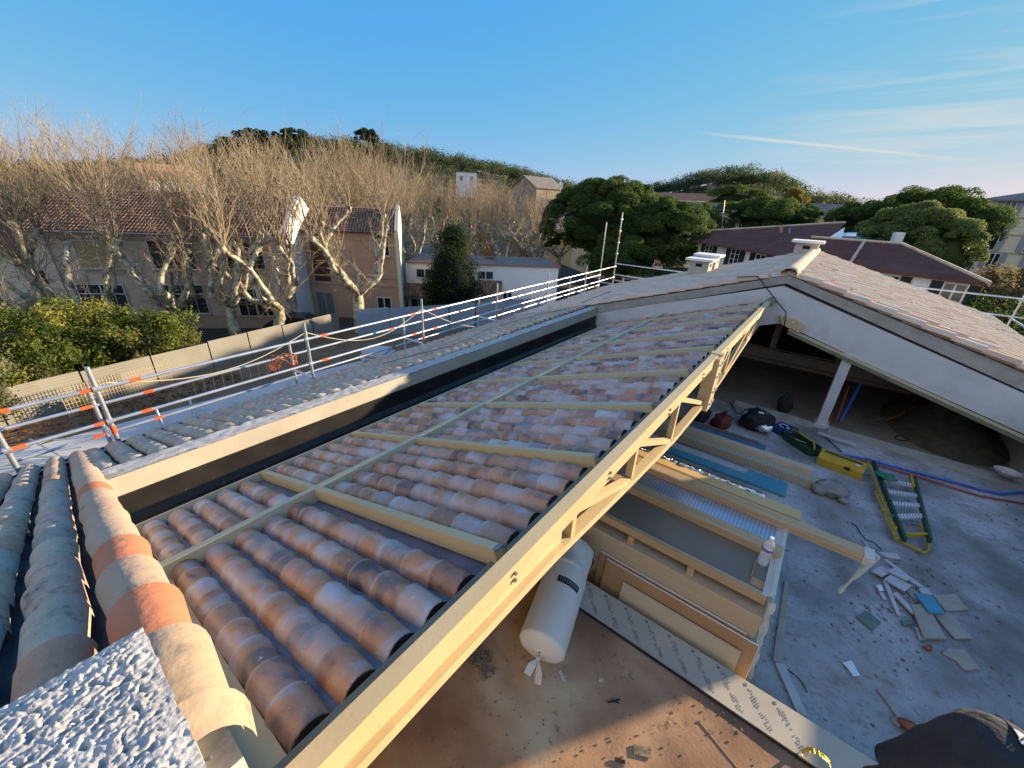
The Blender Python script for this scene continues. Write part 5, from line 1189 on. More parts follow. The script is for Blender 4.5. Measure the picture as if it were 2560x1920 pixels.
# ------------------------------------------------------------------ buildings of the town
m_pink = mat('pinkish_render', (.56, .45, .355), (.64, .53, .42), scale=.8, rough=.95, spots=[(.6, .56, .72, (.38, .30, .24)), (5, .62, .75, (.42, .34, .27))])
m_orange_r = mat('orange_render', (.46, .30, .20), (.53, .36, .25), scale=.8, rough=.95, spots=(.7, .58, .72, (.36, .22, .14)))
m_trim = mat('stone_trim', (.40, .31, .22), (.46, .36, .26), scale=2, rough=.9)
m_whitew = mat('white_house', (.76, .74, .69), (.84, .82, .77), scale=.7, rough=.95, spots=(.9, .6, .75, (.46, .43, .39)))
m_cream_w = mat('cream_house', (.64, .56, .40), (.72, .64, .48), scale=.6, rough=.95, spots=(.5, .58, .72, (.44, .37, .27)))
m_yel_w = mat('yellow_house', (.52, .40, .16), (.58, .46, .20), scale=.6, rough=.95)
m_glass = mat('dark_glass', (.012, .014, .016), (.03, .033, .036), scale=2, rough=.08, spec=.6)
m_frame = mat('white_frame', (.62, .62, .60), (.7, .7, .68), rough=.6)
m_blind = mat('yellow_blind', (.42, .31, .13), (.50, .38, .18), scale=2, rough=.8)
m_shut = mat('dark_shutter', (.018, .022, .022), (.03, .035, .035), scale=3, rough=.7)
m_shutg = mat('grey_shutter', (.25, .27, .28), (.32, .34, .35), scale=3, rough=.7)
m_door = mat('blue_grey_door', (.13, .16, .18), (.18, .21, .23), scale=3, rough=.6)
m_brownw = mat('brown_shutter', (.07, .03, .02), (.11, .045, .03), scale=3, rough=.6)
m_rooft = mat('house_tile', None, scale=1.5, rough=.9, stops=[(.3, (.12, .07, .045)), (.5, (.27, .15, .09)), (.7, (.36, .22, .13))], tone=[(0, (.09, .06, .045)), (.4, (.26, .14, .085)), (.8, (.36, .20, .12)), (1, (.40, .17, .09))], tonemix=.5)
m_brownroof = bands(mat('brown_flat_tile', (.115, .052, .040), (.17, .080, .060), scale=1.2, rough=.95, spec=.1, spots=(3, .6, .72, (.26, .13, .09))), 'Z', 9, .7, (.06, .032, .026), amt=.8)
m_greyroof = mat('grey_roof', (.16, .14, .12), (.24, .21, .18), scale=1, rough=.95)
m_redroof = mat('red_roof', (.30, .13, .075), (.38, .18, .11), scale=1, rough=.95)
UP = Vector((0, 0, 1))
def window(parent, c, u, w, h, style, glass=None, nrm=None, name='window'):
    """frame with glass, mullions and maybe shutters on a facade; c = centre, u = along the facade"""
    n = nrm if nrm is not None else Vector((u.y, -u.x, 0))
    def slab(b, du, dz, ww, hh, d0, d1):
        p = c + u * du + UP * dz; q = [p + u * (a * ww / 2) + UP * (e * hh / 2) + n * d0 for a, e in ((-1, -1), (1, -1), (1, 1), (-1, 1))]; b.prism(q, n * (d1 - d0))
    b = MB(); f = .07
    for s in (-1, 1): slab(b, s * (w / 2 - f / 2), 0, f, h, .0, .05)
    for s in (-1, 1): slab(b, 0, s * (h / 2 - f / 2), w - 2 * f, f, .002, .048)
    if 'm' in style: slab(b, 0, 0, f * 1.3, h - 2 * f, .002, .046)
    if 'q' in style:
        for s in (-1, 1): slab(b, s * w / 4, 0, f * .5, h - 2 * f, .002, .04)
    if 't' in style: slab(b, 0, h * .18, w - 2 * f, f, .003, .044)
    if 'g' in style:
        for s in (-1, 0, 1): slab(b, 0, s * h / 4, w - 2 * f, f * .5, .003, .04)
    fr = part(b, name, m_frame if 'd' not in style else m_trim, parent)
    g = MB(); slab(g, 0, 0, w - 2 * f + .01, h - 2 * f + .01, .004, .018); part(g, 'pane', glass or m_glass, fr)
    if 's' in style:
        for s in (-1, 1):
            k = MB(); slab(k, s * (w / 2 + w * .27), 0, w * .5, h, .02, .07); part(k, 'shutter', m_shut if 'G' not in style else m_shutg, fr)
    if 'l' in style:
        k = MB(); slab(k, 0, -h / 2 - .06, w + .2, .1, .0, .14); part(k, 'sill', m_trim, fr)
    return fr
def tiled_slope(mb, e0, e1, t0, t1, step=.24, expo=.40, segs=4, r=.095):
    e0, e1, t0, t1 = map(Vector, (e0, e1, t0, t1)); n = int((e1 - e0).length / step)
    for i in range(n + 1):
        f = i / n; a = e0.lerp(e1, f); c = t0.lerp(t1, f); u = (c - a).normalized(); v = (e1 - e0).normalized(); nn = u.cross(v)
        if nn.z < 0: nn = -nn
        if (c - a).length < .4: continue
        tile_row(mb, a, u, v, nn, (c - a).length, expo, r, .09, random.random, segs=segs, lip=False, lift=.03)
    mb.add([e0, e1, t1, t0], [(0, 1, 2, 3)], .0)

# long house with gable
A = Vector((-32.0, 14.0, GZ)); B = Vector((-43.0, 2.2, GZ)); u1 = (A - B).normalized(); n1 = Vector((u1.y, -u1.x, 0)); bk = -n1
hs = thing('long_house', 'long two storey pinkish house with dark tile roof behind the bare trees', 'house', (A + B) / 2)
EZ = -2.75; dp = 9.0; ap = onp(775, 497, A, u1); rz_ = min(max(ap.z, EZ + 1.6), EZ + 3.0)
b = MB(); b.prism([A, B, B + bk * dp, A + bk * dp], (0, 0, EZ - GZ))
b.prism([A + UP * (EZ - GZ + .001), A + bk * dp + UP * (EZ - GZ + .001), A + bk * dp / 2 + UP * (rz_ - GZ)], u1 * -.3)
part(b, 'wall', m_pink, hs)
b = MB(); q = [A + u1 * .03 + UP * (EZ - GZ - 1.2), A + u1 * .03 + UP * (EZ - GZ + .25), A + bk * dp / 2 + u1 * .03 + UP * (rz_ - GZ + .3), A + bk * dp + u1 * .03 + UP * (EZ - GZ + .25), A + bk * dp + u1 * .03 + UP * (GZ - GZ + 1), A + u1 * .03 + UP * 1]
b.prism([q[1], q[2], q[3], A + bk * dp + u1 * .03, A + u1 * .03], u1 * -.32); part(b, 'gable_end', m_whitew, hs)
b = MB(); ov = n1 * .45
tiled_slope(b, B + ov + UP * (EZ - GZ - .08), A + ov - u1 * .35 + UP * (EZ - GZ - .08), B + bk * dp / 2 + UP * (rz_ - GZ + .05), A - u1 * .35 + bk * dp / 2 + UP * (rz_ - GZ + .05))
b.quad(B + bk * (dp + .4) + UP * (EZ - GZ), A - u1 * .33 + bk * (dp + .4) + UP * (EZ - GZ), A - u1 * .33 + bk * dp / 2 + UP * (rz_ - GZ + .05), B + bk * dp / 2 + UP * (rz_ - GZ + .05), .2)
part(b, 'roof', m_rooft, hs)
for px, py, w_, h_, st_, gl in ((245, 637, 2.7, 1.9, 'mql', m_blind), (432, 638, 2.9, 2.0, 'mql', m_glass), (612, 640, 2.6, 1.9, 'mql', m_glass), (262, 748, 3.0, 2.2, 'mqtl', m_glass), (462, 748, 3.0, 2.2, 'mqtl', m_glass), (640, 757, 2.6, 2.1, 'mqtl', m_glass)):
    window(hs, onp(px, py, A + n1 * .02, n1), u1, w_, h_, st_, gl, n1)
b = MB(); b.bar(B + n1 * .04 + UP * (EZ - GZ - .55), A + n1 * .04 + UP * (EZ - GZ - .55), .08, .12); b.bar(B + n1 * .05 + UP * .5, A + n1 * .05 + UP * .5, .1, 1.0); part(b, 'string_course', m_trim, hs)
b = MB()
for t_ in (.06, .52, .97):
    p = B.lerp(A, t_) + n1 * .12; b.cyl(p + UP * .1, p + UP * (EZ - GZ - .2), .05, 6)
    part(b, 'downpipe', m_grey, hs); b = MB()
b.cyl(B + n1 * .5 + UP * (EZ - GZ - .12), A + n1 * .5 + UP * (EZ - GZ - .12), .07, 8); part(b, 'eave_gutter', m_grey, hs)
# pink house with tall door
C = Vector((-34.7, 16.2, GZ)); D = Vector((-28.4, 21.0, GZ)); u2 = (D - C).normalized(); n2 = Vector((u2.y, -u2.x, 0)); bk2 = Vector((-.775, .632, 0))
h2 = thing('orange_house', 'orange pink house with a tall brown shuttered opening and a blue grey double door', 'house', (C + D) / 2)
EZ2 = -2.55; b = MB(); b.prism([C - u2 * 1.5, D, D + bk2 * 8, C + bk2 * 8 - u2 * 1.5], (0, 0, EZ2 - GZ)); part(b, 'wall', m_orange_r, h2)
b = MB(); tiled_slope(b, C + n2 * .4 + UP * (EZ2 - GZ - .05), D + n2 * .4 - u2 * .2 + UP * (EZ2 - GZ - .05), C + bk2 * 4 + UP * (EZ2 - GZ + 1.7), D + bk2 * 4 - u2 * .2 + UP * (EZ2 - GZ + 1.7)); b.quad(C + bk2 * 8.2 + UP * (EZ2 - GZ), D + bk2 * 8.2 + UP * (EZ2 - GZ), D + bk2 * 4 + UP * (EZ2 - GZ + 1.7), C + bk2 * 4 + UP * (EZ2 - GZ + 1.7), .2); part(b, 'roof', m_rooft, h2)
b = MB(); b.prism([D + n2 * .35 + UP * 0, D + bk2 * 8, D + bk2 * 8 + UP * (EZ2 - GZ + .3), D + bk2 * 4 + UP * (EZ2 - GZ + 2.1), D + n2 * .35 + UP * (EZ2 - GZ + .3)], u2 * .3); part(b, 'gable_end', m_cream_w, h2)
f_ = window(h2, onp(800, 645, C + n2 * .02, n2), u2, 1.5, 3.9, 'd', m_brownw, n2)
window(h2, onp(816, 763, C + n2 * .02, n2), u2, 1.5, 2.3, 'dm', m_door, n2, 'door')
window(h2, onp(962, 768, C + n2 * .02, n2), u2, 1.25, 1.75, 'ml', m_glass, n2)
window(h2, onp(955, 610, C + n2 * .02, n2), u2, 1.2, 1.9, 'ml', m_glass, n2)
b = MB()
for zz_ in (2.95, 3.6, 6.6): b.bar(C + n2 * .05 + UP * zz_, D + n2 * .05 + UP * zz_, .10, .14)
b.bar(C + n2 * .04 + u2 * .2, C + n2 * .04 + u2 * .2 + UP * 6.8, .35, .08, n2); part(b, 'stone_trim', m_trim, h2)
# low white building
E0 = Vector((-30.9, 23.7, GZ)); E1 = Vector((-20.2, 33.0, GZ)); u3 = (E1 - E0).normalized(); n3 = Vector((u3.y, -u3.x, 0)); bk3 = -n3; TZ = -5.25
wbd = thing('white_building', 'low flat roofed white building with two small tiled awnings behind the dark conifer', 'building', (E0 + E1) / 2)
b = MB(); b.prism([E0, E1, E1 + bk3 * 7, E0 + bk3 * 7], (0, 0, TZ - GZ)); part(b, 'wall', m_whitew, wbd)
b = MB(); b.bar(E0 + UP * (TZ - GZ + .05), E1 + UP * (TZ - GZ + .05), .3, .1); b.bar(E1 + UP * (TZ - GZ + .05), E1 + bk3 * 7 + UP * (TZ - GZ + .05), .3, .1); part(b, 'roof_edge', m_redroof, wbd)
b = MB(); b.poly([p + UP * (TZ - GZ + .004) for p in (E0 + bk3 * .2, E1 + bk3 * .2, E1 + bk3 * 6.9, E0 + bk3 * 6.9)]); part(b, 'flat_roof', m_greyroof, wbd)
for px, py, w_, h_ in ((1062, 683, 1.6, .85), (1214, 688, 1.5, .8), (1046, 759, 1.4, 1.0), (1230, 766, 1.3, 1.0), (1268, 755, .9, 1.9)): window(wbd, onp(px, py, E0 + n3 * .02, n3), u3, w_, h_, 'm', m_glass, n3)
for pa, pb_ in (((1015, 742), (1078, 741)), ((1192, 735), (1252, 730))):
    a = onp(*pa, E0 + n3 * 1.3, n3); c = onp(*pb_, E0 + n3 * 1.3, n3); zt_ = UP * 1.0
    c.z = a.z
    b = MB(); tiled_slope(b, a, c, a - n3 * 1.3 + zt_, c - n3 * 1.3 + zt_, step=.3, r=.12); part(b, 'tiled_awning', m_rooft, wbd)
# street houses beyond the umbrella pine
Fg = [P(1303, 622, Z=GZ, s=1), P(1352, 640, Z=GZ, s=1), P(1425, 668, Z=GZ, s=1), P(1500, 700, Z=GZ, s=1)]
for i, (nm, mm, hh, lab) in enumerate((('town_house', m_pink, 5.2, 'narrow pinkish white house at the far end of the side street'), ('town_house', m_yel_w, 5.6, 'yellow house with tall grey shutters in the side street'), ('town_house', m_cream_w, 5.4, 'worn beige house with white shutters under the umbrella pine'))):
    a, c = Fg[i], Fg[i + 1]; a = Vector((a.x, a.y, GZ)); c = Vector((c.x, c.y, GZ)); u = (c - a).normalized(); n = Vector((u.y, -u.x, 0))
    if n.dot(a) > 0: n = -n
    t = thing(nm, lab, 'house', (a + c) / 2); b = MB(); b.prism([a, c, c - n * 8, a - n * 8], (0, 0, hh)); part(b, 'wall', mm, t)
    b = MB(); b.prism([a + n * .3 + UP * hh, a - n * 4 + UP * (hh + 1.5), a - n * 8.3 + UP * hh], c - a); part(b, 'roof', m_redroof, t)
    ln = (c - a).length
    for k in range(2):
        p = a + u * ln * (.25 + .5 * k) + UP * (1.7 if i != 2 else 3.8) + n * .02; window(t, p, u, min(1.3, ln * .12), 2.2 if i != 2 else 1.4, 'm' if i == 2 else 'd', m_shutg if i != 2 else m_frame, n)
# villa with brown flat tiles
vl = thing('villa', 'white villa with low brown tiled roofs and dark shutters behind the pale ridge', 'house', Vector((-1, 36, GZ)))
ez = -2.6
a0 = P(1735, 602, Z=ez, s=1); a1 = P(1949, 637, Z=ez, s=1); ud = (a1 - a0).normalized(); a2 = a1 + ud * 3.2
na_ = Vector((ud.y, -ud.x, 0)); na_ = na_ if na_.dot(a0) < 0 else -na_
t0 = rhd(1727, 580, 49.5); t1 = rhd(2113, 557, 42.0)
b = MB(); b.prism([a0 - na_ * .5, a2 - na_ * .5, a2 - na_ * 8, a0 - na_ * 8], (0, 0, GZ - ez)); part(b, 'wall', m_whitew, vl)
b = MB(); b.prism([a0 + na_ * .3 + UP * .0, a2 + na_ * .3 + UP * .0, t1, t0], (0, 0, -.12)); part(b, 'roof', m_brownroof, vl)
b = MB(); b.prism([rhd(2075, 592, 38), rhd(2112, 568, 39), rhd(2103, 600, 37.5)], (0, .25, 0)); part(b, 'white_gable', m_whitew, vl)
for px, py in ((1772, 618), (1835, 640), (1897, 655)):
    window(vl, onp(px, py + 8, a0 - na_ * .45, na_), ud, 1.2, 1.7, 'msg', m_glass, na_)
b0 = P(2050, 655, Z=ez, s=1); b1 = P(2455, 706, Z=ez, s=1); ub = (b1 - b0).normalized(); nb = Vector((ub.y, -ub.x, 0)); nb = nb if nb.dot(b0) < 0 else -nb
r0 = rhd(2030, 592, 37.5); r1 = rhd(2252, 612, 36.5); r1.z = r0.z = (r0.z + r1.z) / 2
b = MB(); b.prism([b0 - nb * .15, b1 - nb * .15 - ub * .4, b1 - nb * .15 - ub * .8 + Vector((0, 8.4, 0)), b0 - nb * 9], (0, 0, GZ - ez)); part(b, 'wall', m_whitew, vl)
b = MB(); bb0 = b0 + nb * .2; bb1 = b1 + nb * .2 + ub * .3; bk_ = bb1 + Vector((.2, 9.6, 0))
b.add([bb0, bb1, r1, r0], [(0, 1, 2, 3)]); b.add([bb1, bk_, r1], [(0, 1, 2)]); b.add([bk_, bb0 - nb * 9.6, r0, r1], [(0, 1, 2, 3)]); b.prism([bb0, bb1, bb1 - nb * .3, bb0 - nb * .3], (0, 0, -.14)); part(b, 'roof', m_brownroof, vl)
def hipline(a, c, name='hip_tiles', step=.35):
    b = MB(); n = max(2, int((c - a).length / step)); d = (c - a) / n
    for k in range(n): b.tube([a + d * k + UP * .03, a + d * (k + 1.1) + UP * .05], [.10, .085], 6, random.random())
    part(b, name, m_fartile, vl)
hipline(bb1, r1); hipline(r1, r0, 'ridge_line'); hipline(t1, t0, 'ridge_line')
pa_ = bb0.lerp(bb1, .22); hipline(pa_ + UP * .02, r0.lerp(r1, .62) + UP * .02)
for px, py in ((2222, 703), (2380, 735)):
    pw = onp(px, py, b0 - nb * .12, nb); pw.z = -3.45; window(vl, pw, ub, .95, 1.3, 'ms', m_glass, nb)
b = MB(); p = rhd(2060, 600, 37.0); b.tube([rhd(1953, 618, 41), rhd(1953, 566, 43)], .14, 8); part(b, 'brick_flue', m_redroof, vl)
b = MB(); b.tube([rhd(1974, 640, 40), rhd(1974, 572, 42)], .10, 8); part(b, 'blue_downpipe', m_zinc, vl)
b = MB(); p = rhd(2240, 603, 38); b.obox(p, .5, .4, 1.1, .4); part(b, 'roof_vent', m_frame, vl)
b = MB(); b.tube([b1 - nb * .3 + UP * -.1, b1 - nb * .45 - ub * .5 + UP * -.5, b1 - nb * .45 - ub * .5 + UP * -5], .05, 6); part(b, 'drainpipe', m_fartile, vl)
b = MB(); b.prism([rhd(2100, 588, 44), rhd(2190, 606, 43), rhd(2185, 598, 44), rhd(2105, 580, 45)], (0, 0, -.5)); b.tube([rhd(2115, 590, 41), rhd(2140, 590, 41)], .28, 10); part(b, 'roof_plant', m_foil, vl)
# pale apartment block
ap0 = rhd(2462, 500, 76); ap0.z = GZ; ua = Vector((.97, -.22, 0)).normalized(); nA = Vector((ua.y, -ua.x, 0)); at = thing('apartment_block', 'pale yellow four storey apartment block with grey shutters at the right edge', 'apartment block', ap0)
hz_ = 2.75 - GZ; b = MB(); b.prism([ap0, ap0 + ua * 22, ap0 + ua * 22 - nA * 10, ap0 - nA * 10], (0, 0, hz_)); part(b, 'wall', m_cream_w, at)
b = MB(); e = [ap0 + nA * .5 - ua * .5, ap0 + ua * 22.5 + nA * .5, ap0 + ua * 22.5 - nA * 10.5, ap0 - nA * 10.5 - ua * .5]; e = [p + UP * (hz_ + .002) for p in e]
b.add(e + [ap0 + ua * 4 - nA * 5 + UP * (hz_ + 1.3), ap0 + ua * 18 - nA * 5 + UP * (hz_ + 1.3)], [(0, 1, 5, 4), (1, 2, 5), (2, 3, 4, 5), (3, 0, 4)]); b.prism(e, UP * -.15); part(b, 'roof', m_greyroof, at)
for fl, pys in enumerate((520, 563, 607, 652)):
    zc = rhd(2490, pys, 76).z
    for k in range(5):
        window(at, Vector((ap0.x, ap0.y, zc)) + ua * (2.2 + k * 3.1 + (.8 if fl == 3 else 0)) + nA * .02, ua, .95, 1.7, 'msGl', m_glass, nA)
b = MB()
for pys in (542, 585, 630): b.bar(Vector((ap0.x, ap0.y, rhd(2490, pys, 76).z)) + nA * .04, Vector((ap0.x, ap0.y, rhd(2490, pys, 76).z)) + nA * .04 + ua * 22, .08, .12)
part(b, 'string_course', m_trim, at)

# smaller houses farther off
def cottage(label, px, py, hd, w_, d_, h_, mm, rm, rot=None, name='small_house', group=None, roof=1.3, wins=2):
    p = rhd(px, py, hd); base = Vector((p.x, p.y, p.z - h_)); a = math.atan2(p.x, p.y) if rot is None else rot
    u = Vector((math.cos(a), -math.sin(a), 0)); n = Vector((-math.sin(a), -math.cos(a), 0))
    t = thing(name, label, 'house', base, group)
    q = [base - u * w_ / 2, base + u * w_ / 2, base + u * w_ / 2 - n * d_, base - u * w_ / 2 - n * d_]; b = MB(); b.prism([v - UP * 3 for v in q], UP * (h_ + 3)); 
    if roof > 0: b.prism([q[1] + UP * (h_ + .001), q[2] + UP * (h_ + .001), (q[1] + q[2]) / 2 + UP * (h_ + roof - .05)], u * -w_)
    part(b, 'wall', mm, t)
    b = MB()
    if roof > 0:
        m0 = (q[0] + q[3]) / 2 - u * .3 + UP * (h_ + roof); m1 = (q[1] + q[2]) / 2 + u * .3 + UP * (h_ + roof)
        b.prism([q[0] + n * .4 - u * .3 + UP * (h_ - .08), q[1] + n * .4 + u * .3 + UP * (h_ - .08), m1, m0], UP * .12); b.prism([q[3] - n * .4 - u * .3 + UP * (h_ - .08), q[2] - n * .4 + u * .3 + UP * (h_ - .08), m1, m0], UP * .12)
    else: b.prism([v + UP * (h_ + .003) for v in q], UP * .15)
    part(b, 'roof', rm, t)
    for k in range(wins): window(t, base + u * (w_ * ((k + .5) / wins - .5)) + UP * h_ * .55 + n * .02, u, .9, 1.2, 'm', m_glass, n)
    return t
cottage('stone gabled house with a satellite dish above the autumn tree', 1375, 472, 96, 8, 8, 5, mat('old_stone', (.20, .17, .13), (.29, .25, .19), scale=1.5, rough=.95), m_greyroof, rot=-1.35, roof=2.3)
cottage('white cubic house glimpsed between bare crowns under the wooded hill', 1166, 432, 120, 5.5, 5, 3, m_whitew, m_greyroof, roof=0)
cottage('small white house with a chimney cap right below the stone gable', 1392, 512, 80, 4, 4, 3, m_whitew, m_greyroof, roof=.8)
cottage('ruined ochre house on the crest of the wooded hill', 880, 352, 262, 9, 6, 6, m_yel_w, m_redroof, roof=0)
cottage('pink block seen through the left bare trees', 415, 412, 140, 12, 8, 6, mat('pink_wall', (.50, .30, .22), (.56, .35, .26), scale=.5, rough=.9), m_redroof, roof=0)
cottage('white house low behind the long house roof at left', 440, 450, 100, 8, 7, 5, m_whitew, m_redroof)
cottage('orange roofed cottage at the far left edge', 10, 615, 46, 6, 6, 5, m_cream_w, m_redroof, rot=-1.2)
cottage('wide grey roofed building behind the low umbrella pine', 1800, 535, 78, 14, 8, 4, m_cream_w, m_greyroof, roof=1.6)
cottage('grey slate roofed block between the pines and villa', 2075, 545, 92, 13, 9, 4, m_cream_w, m_greyroof, roof=2.2)
cottage('red roofed house row beyond the big umbrella pine', 1735, 500, 125, 16, 8, 4, m_whitew, m_redroof, roof=1.6)
cottage('second red roofed house left of the row, nearer the big pine', 1665, 495, 140, 10, 7, 4, m_whitew, m_redroof, roof=1.5)
for i, (px, py) in enumerate(((1818, 456), (1780, 470), (1880, 458), (1912, 468), (1850, 474))):
    cottage('tiny ochre house with a red roof among the trees on the right hill', px, py, 232, 4.4, 4, 2.4, m_cream_w if i % 2 else m_yel_w, m_redroof, group='houses on the right hill', wins=1)
m_dish = m_paper
b = MB(); p = rhd(1402, 462, 92); b.tube([p + Vector((0, 0, -1.2)), p], .05, 5); b.grid(lambda u, v: p + Vector((.55 * v * math.cos(6.28 * u), -.25 * (1 - v * v), .55 * v * math.sin(6.28 * u))), 14, 4); solo(b, 'satellite_dish', m_dish, 'white satellite dish on the stone house gable', 'dish')
b = MB(); p = rhd(1810, 545, 55); b.tube([rhd(1803, 580, 55), rhd(1812, 500, 55)], .04, 5); [b.bar(rhd(1808, 525 + k * 7, 55) + Vector((-.6 + .1 * k, 0, 0)), rhd(1808, 525 + k * 7, 55) + Vector((.6 - .1 * k, 0, 0)), .03, .03) for k in range(3)]; solo(b, 'roof_aerial', m_grey, 'thin television aerial rising behind the villa roof', 'aerial')

# ------------------------------------------------------------------ hoardings, yard things
m_hoard = bands(mat('hoarding_sheet', (.19, .185, .155), (.25, .24, .20), scale=.6, rough=.6, spots=[(1.3, .56, .72, (.20, .18, .14)), (9, .64, .75, (.24, .20, .15))]), 'Z', 2.2, .8, (.30, .28, .22), amt=.7)
m_hoard_shade = bands(mat('shaded_hoarding_sheet', (.22, .26, .31), (.28, .32, .37), scale=.6, rough=.5, spots=[(1.3, .56, .72, (.19, .21, .23))]), 'Z', 2.4, .8, (.18, .21, .25), amt=.7)  # blue grey tint puts the shade into the sheet's colour
m_post = mat('hoarding_post', (.25, .16, .10), (.33, .22, .15), scale=3, rough=.9)
def hoarding(label, pts, h_, m, dz=0.0):
    t = thing('hoarding', label, 'hoarding', Vector((pts[0][0], pts[0][1], GZ)))
    for a, c in zip(pts[:-1], pts[1:]):
        a = Vector((a[0], a[1], GZ)); c = Vector((c[0], c[1], GZ)); L_ = (c - a).length; k = max(1, round(L_ / 2.4)); 
        for i in range(k):
            p = a.lerp(c, i / k + .004); q = a.lerp(c, (i + 1) / k - .004); jz = random.uniform(-.05, .08); b = MB(); b.prism([p, q, q + UP * (h_ + jz), p + UP * (h_ + jz)], Vector((q.y - p.y, p.x - q.x, 0)).normalized() * .03); part(b, 'hoarding_panel', m, t)
            b = MB(); b.bar(p + Vector((-.08, 0, 0)), p + Vector((-.08, 0, 0)) + UP * (h_ + random.uniform(.15, .5)), .10, .10); part(b, 'post', m_post, t)
hoarding('beige sheet metal hoarding with timber posts along the street', [(-25.4, -7), (-26.2, -1.6), (-27.4, 6.5), (-28.7, 15.4)], 1.6, m_hoard)
hoarding('sheet metal hoarding coloured blue grey for shade, continuing past the beige one', [(-26.6, 15.6), (-24.6, 20.0), (-19.6, 30.5)], 2.1, m_hoard_shade)
b = MB(); p0 = Vector((-25.2, .2, GZ)); u = Vector((-.1, 1, 0)).normalized()
for k in range(34): b.cyl(p0 + u * k * .12, p0 + u * k * .12 + UP * 1.5, .012, 4)
for k in range(8): b.cyl(p0 + UP * (.1 + k * .19), p0 + u * 4.0 + UP * (.1 + k * .19), .012, 4)
m_mesh = mat('rusty_mesh', (.42, .33, .20), (.5, .4, .26), scale=3, rough=.8)
solo(b, 'wire_mesh_panel', m_mesh, 'rusty welded wire mesh panel standing in front of the hoarding', 'mesh panel')
b = MB()
for k in range(9): p = Vector((-24.0 + .05 * k, 4.6 + k * .42, GZ)); b.cyl(p, p + Vector((.05, .05, .95)), .025, 5)
solo(b, 'rebar_row', m_mesh, 'row of short upright rebar stubs beside the yard slab', 'rebar')
b = MB()
for k in range(700):
    x = random.uniform(-25.8, -23.8); y = random.uniform(-4, 7); s = random.uniform(.05, .14); b.obox((x, y, GZ + .05 + .1 * random.random()), s, s * .7, .02, random.uniform(0, 3), random.random(), ('X', random.uniform(-.6, .6)))
solo(b, 'fallen_leaves', leafmat('fallen', [(0, (.13, .06, .03)), (1, (.36, .17, .06))]), 'brown fallen leaves along the foot of the hoarding', 'leaves', kind='stuff')
b = MB(); c = P(445, 1045, Z=GZ + .3, s=1)
for s in (-.6, .6):
    for q in (-.35, .35): b.cyl(c + Vector((q, s, -.15)), c + Vector((q * .3, s, .75)), .03, 6)
    b.cyl(c + Vector((-.4, s, .0)), c + Vector((.4, s, .0)), .03, 6)
b.cyl(c + Vector((0, -1.0, .75)), c + Vector((0, 1.0, .75)), .04, 6); b.cyl(c + Vector((.35, -.9, 0)), c + Vector((.35, .9, 0)), .03, 6); solo(b, 'metal_trestle', m_galv, 'grey metal trestle standing on the pale yard slab', 'trestle')
b = MB(); c = P(110, 1170, Z=GZ + .2, s=1)
for k in range(16): a = random.gauss(.4, .35); d = Vector((math.sin(a), math.cos(a), .0)) * random.uniform(.8, 1.6); p = c + Vector((random.gauss(0, .4), random.gauss(0, .6), .06 * k)); b.cyl(p - d, p + d + UP * random.uniform(0, .25), .035, 6)
solo(b, 'tube_pile', m_galv, 'heap of loose scaffold tubes and brackets in the yard below the eave', 'tube pile')
b = MB(); c = P(950, 905, Z=GZ + .2, s=1)
for k in range(7): b.obox(c + Vector((random.gauss(0, .12), random.gauss(0, .12), k * .14)), 1.5, 1.2, .13, .5 + random.gauss(0, .06))
solo(b, 'sheet_pallet', m_palegrey, 'stack of pale grey sheets on the ground behind the scaffold', 'sheet stack')
# parked car by the long house
def car(loc, rz, label):
    L0 = Vector(loc); t = thing('parked_car', label, 'car', L0); m3 = Matrix.Rotation(rz, 3, 'Z')
    pro = [(-2.05, .35), (-2.1, .75), (-1.95, .98), (-1.35, 1.05), (-.85, 1.45), (.55, 1.47), (1.15, 1.02), (1.95, .88), (2.1, .6), (2.05, .35)]
    b = MB(); q = [L0 + m3 @ Vector((x, -.82, z)) for x, z in pro]; b.prism(q, m3 @ Vector((0, 1.64, 0))); bo = part(b, 'body', mat('car_paint', (.012, .013, .016), (.02, .02, .024), rough=.15, spec=.6), t)
    b = MB()
    for s in (-.825, .805): b.prism([L0 + m3 @ Vector((x, s, z)) for x, z in ((-1.2, 1.05), (-.8, 1.38), (.5, 1.40), (1.0, 1.05))], m3 @ Vector((0, .02, 0)))
    part(b, 'side_windows', m_glass, t, kind='stuff')
    for x in (-1.3, 1.3):
        for s in (-.86, .66): b = MB(); b.cyl(L0 + m3 @ Vector((x, s, .32)), L0 + m3 @ Vector((x, s + .2, .32)), .32, 14); part(b, 'wheel', m_dark, t)
    for s in (-.6, .6): b = MB(); b.obox(L0 + m3 @ Vector((-2.09, s, .8)), .06, .3, .14, rz); part(b, 'tail_light', m_red, t)
car((-30.6, 13.0, GZ), math.radians(227), 'black parked car at the foot of the long house gable')
# more parked cars glimpsed under the avenue trees
def dcar(loc, rz, label, m_):
    car(loc, rz, label); 
dcar((-35.5, 34, GZ), 1.0, 'dark parked car under the avenue trees left of the conifer', None)
b = MB()
for k in range(5): p = Vector((-29.5 + k * .9, 46.2 + k * .5 - 4, GZ)); b.cyl(p, p + UP * .9, .07, 6)
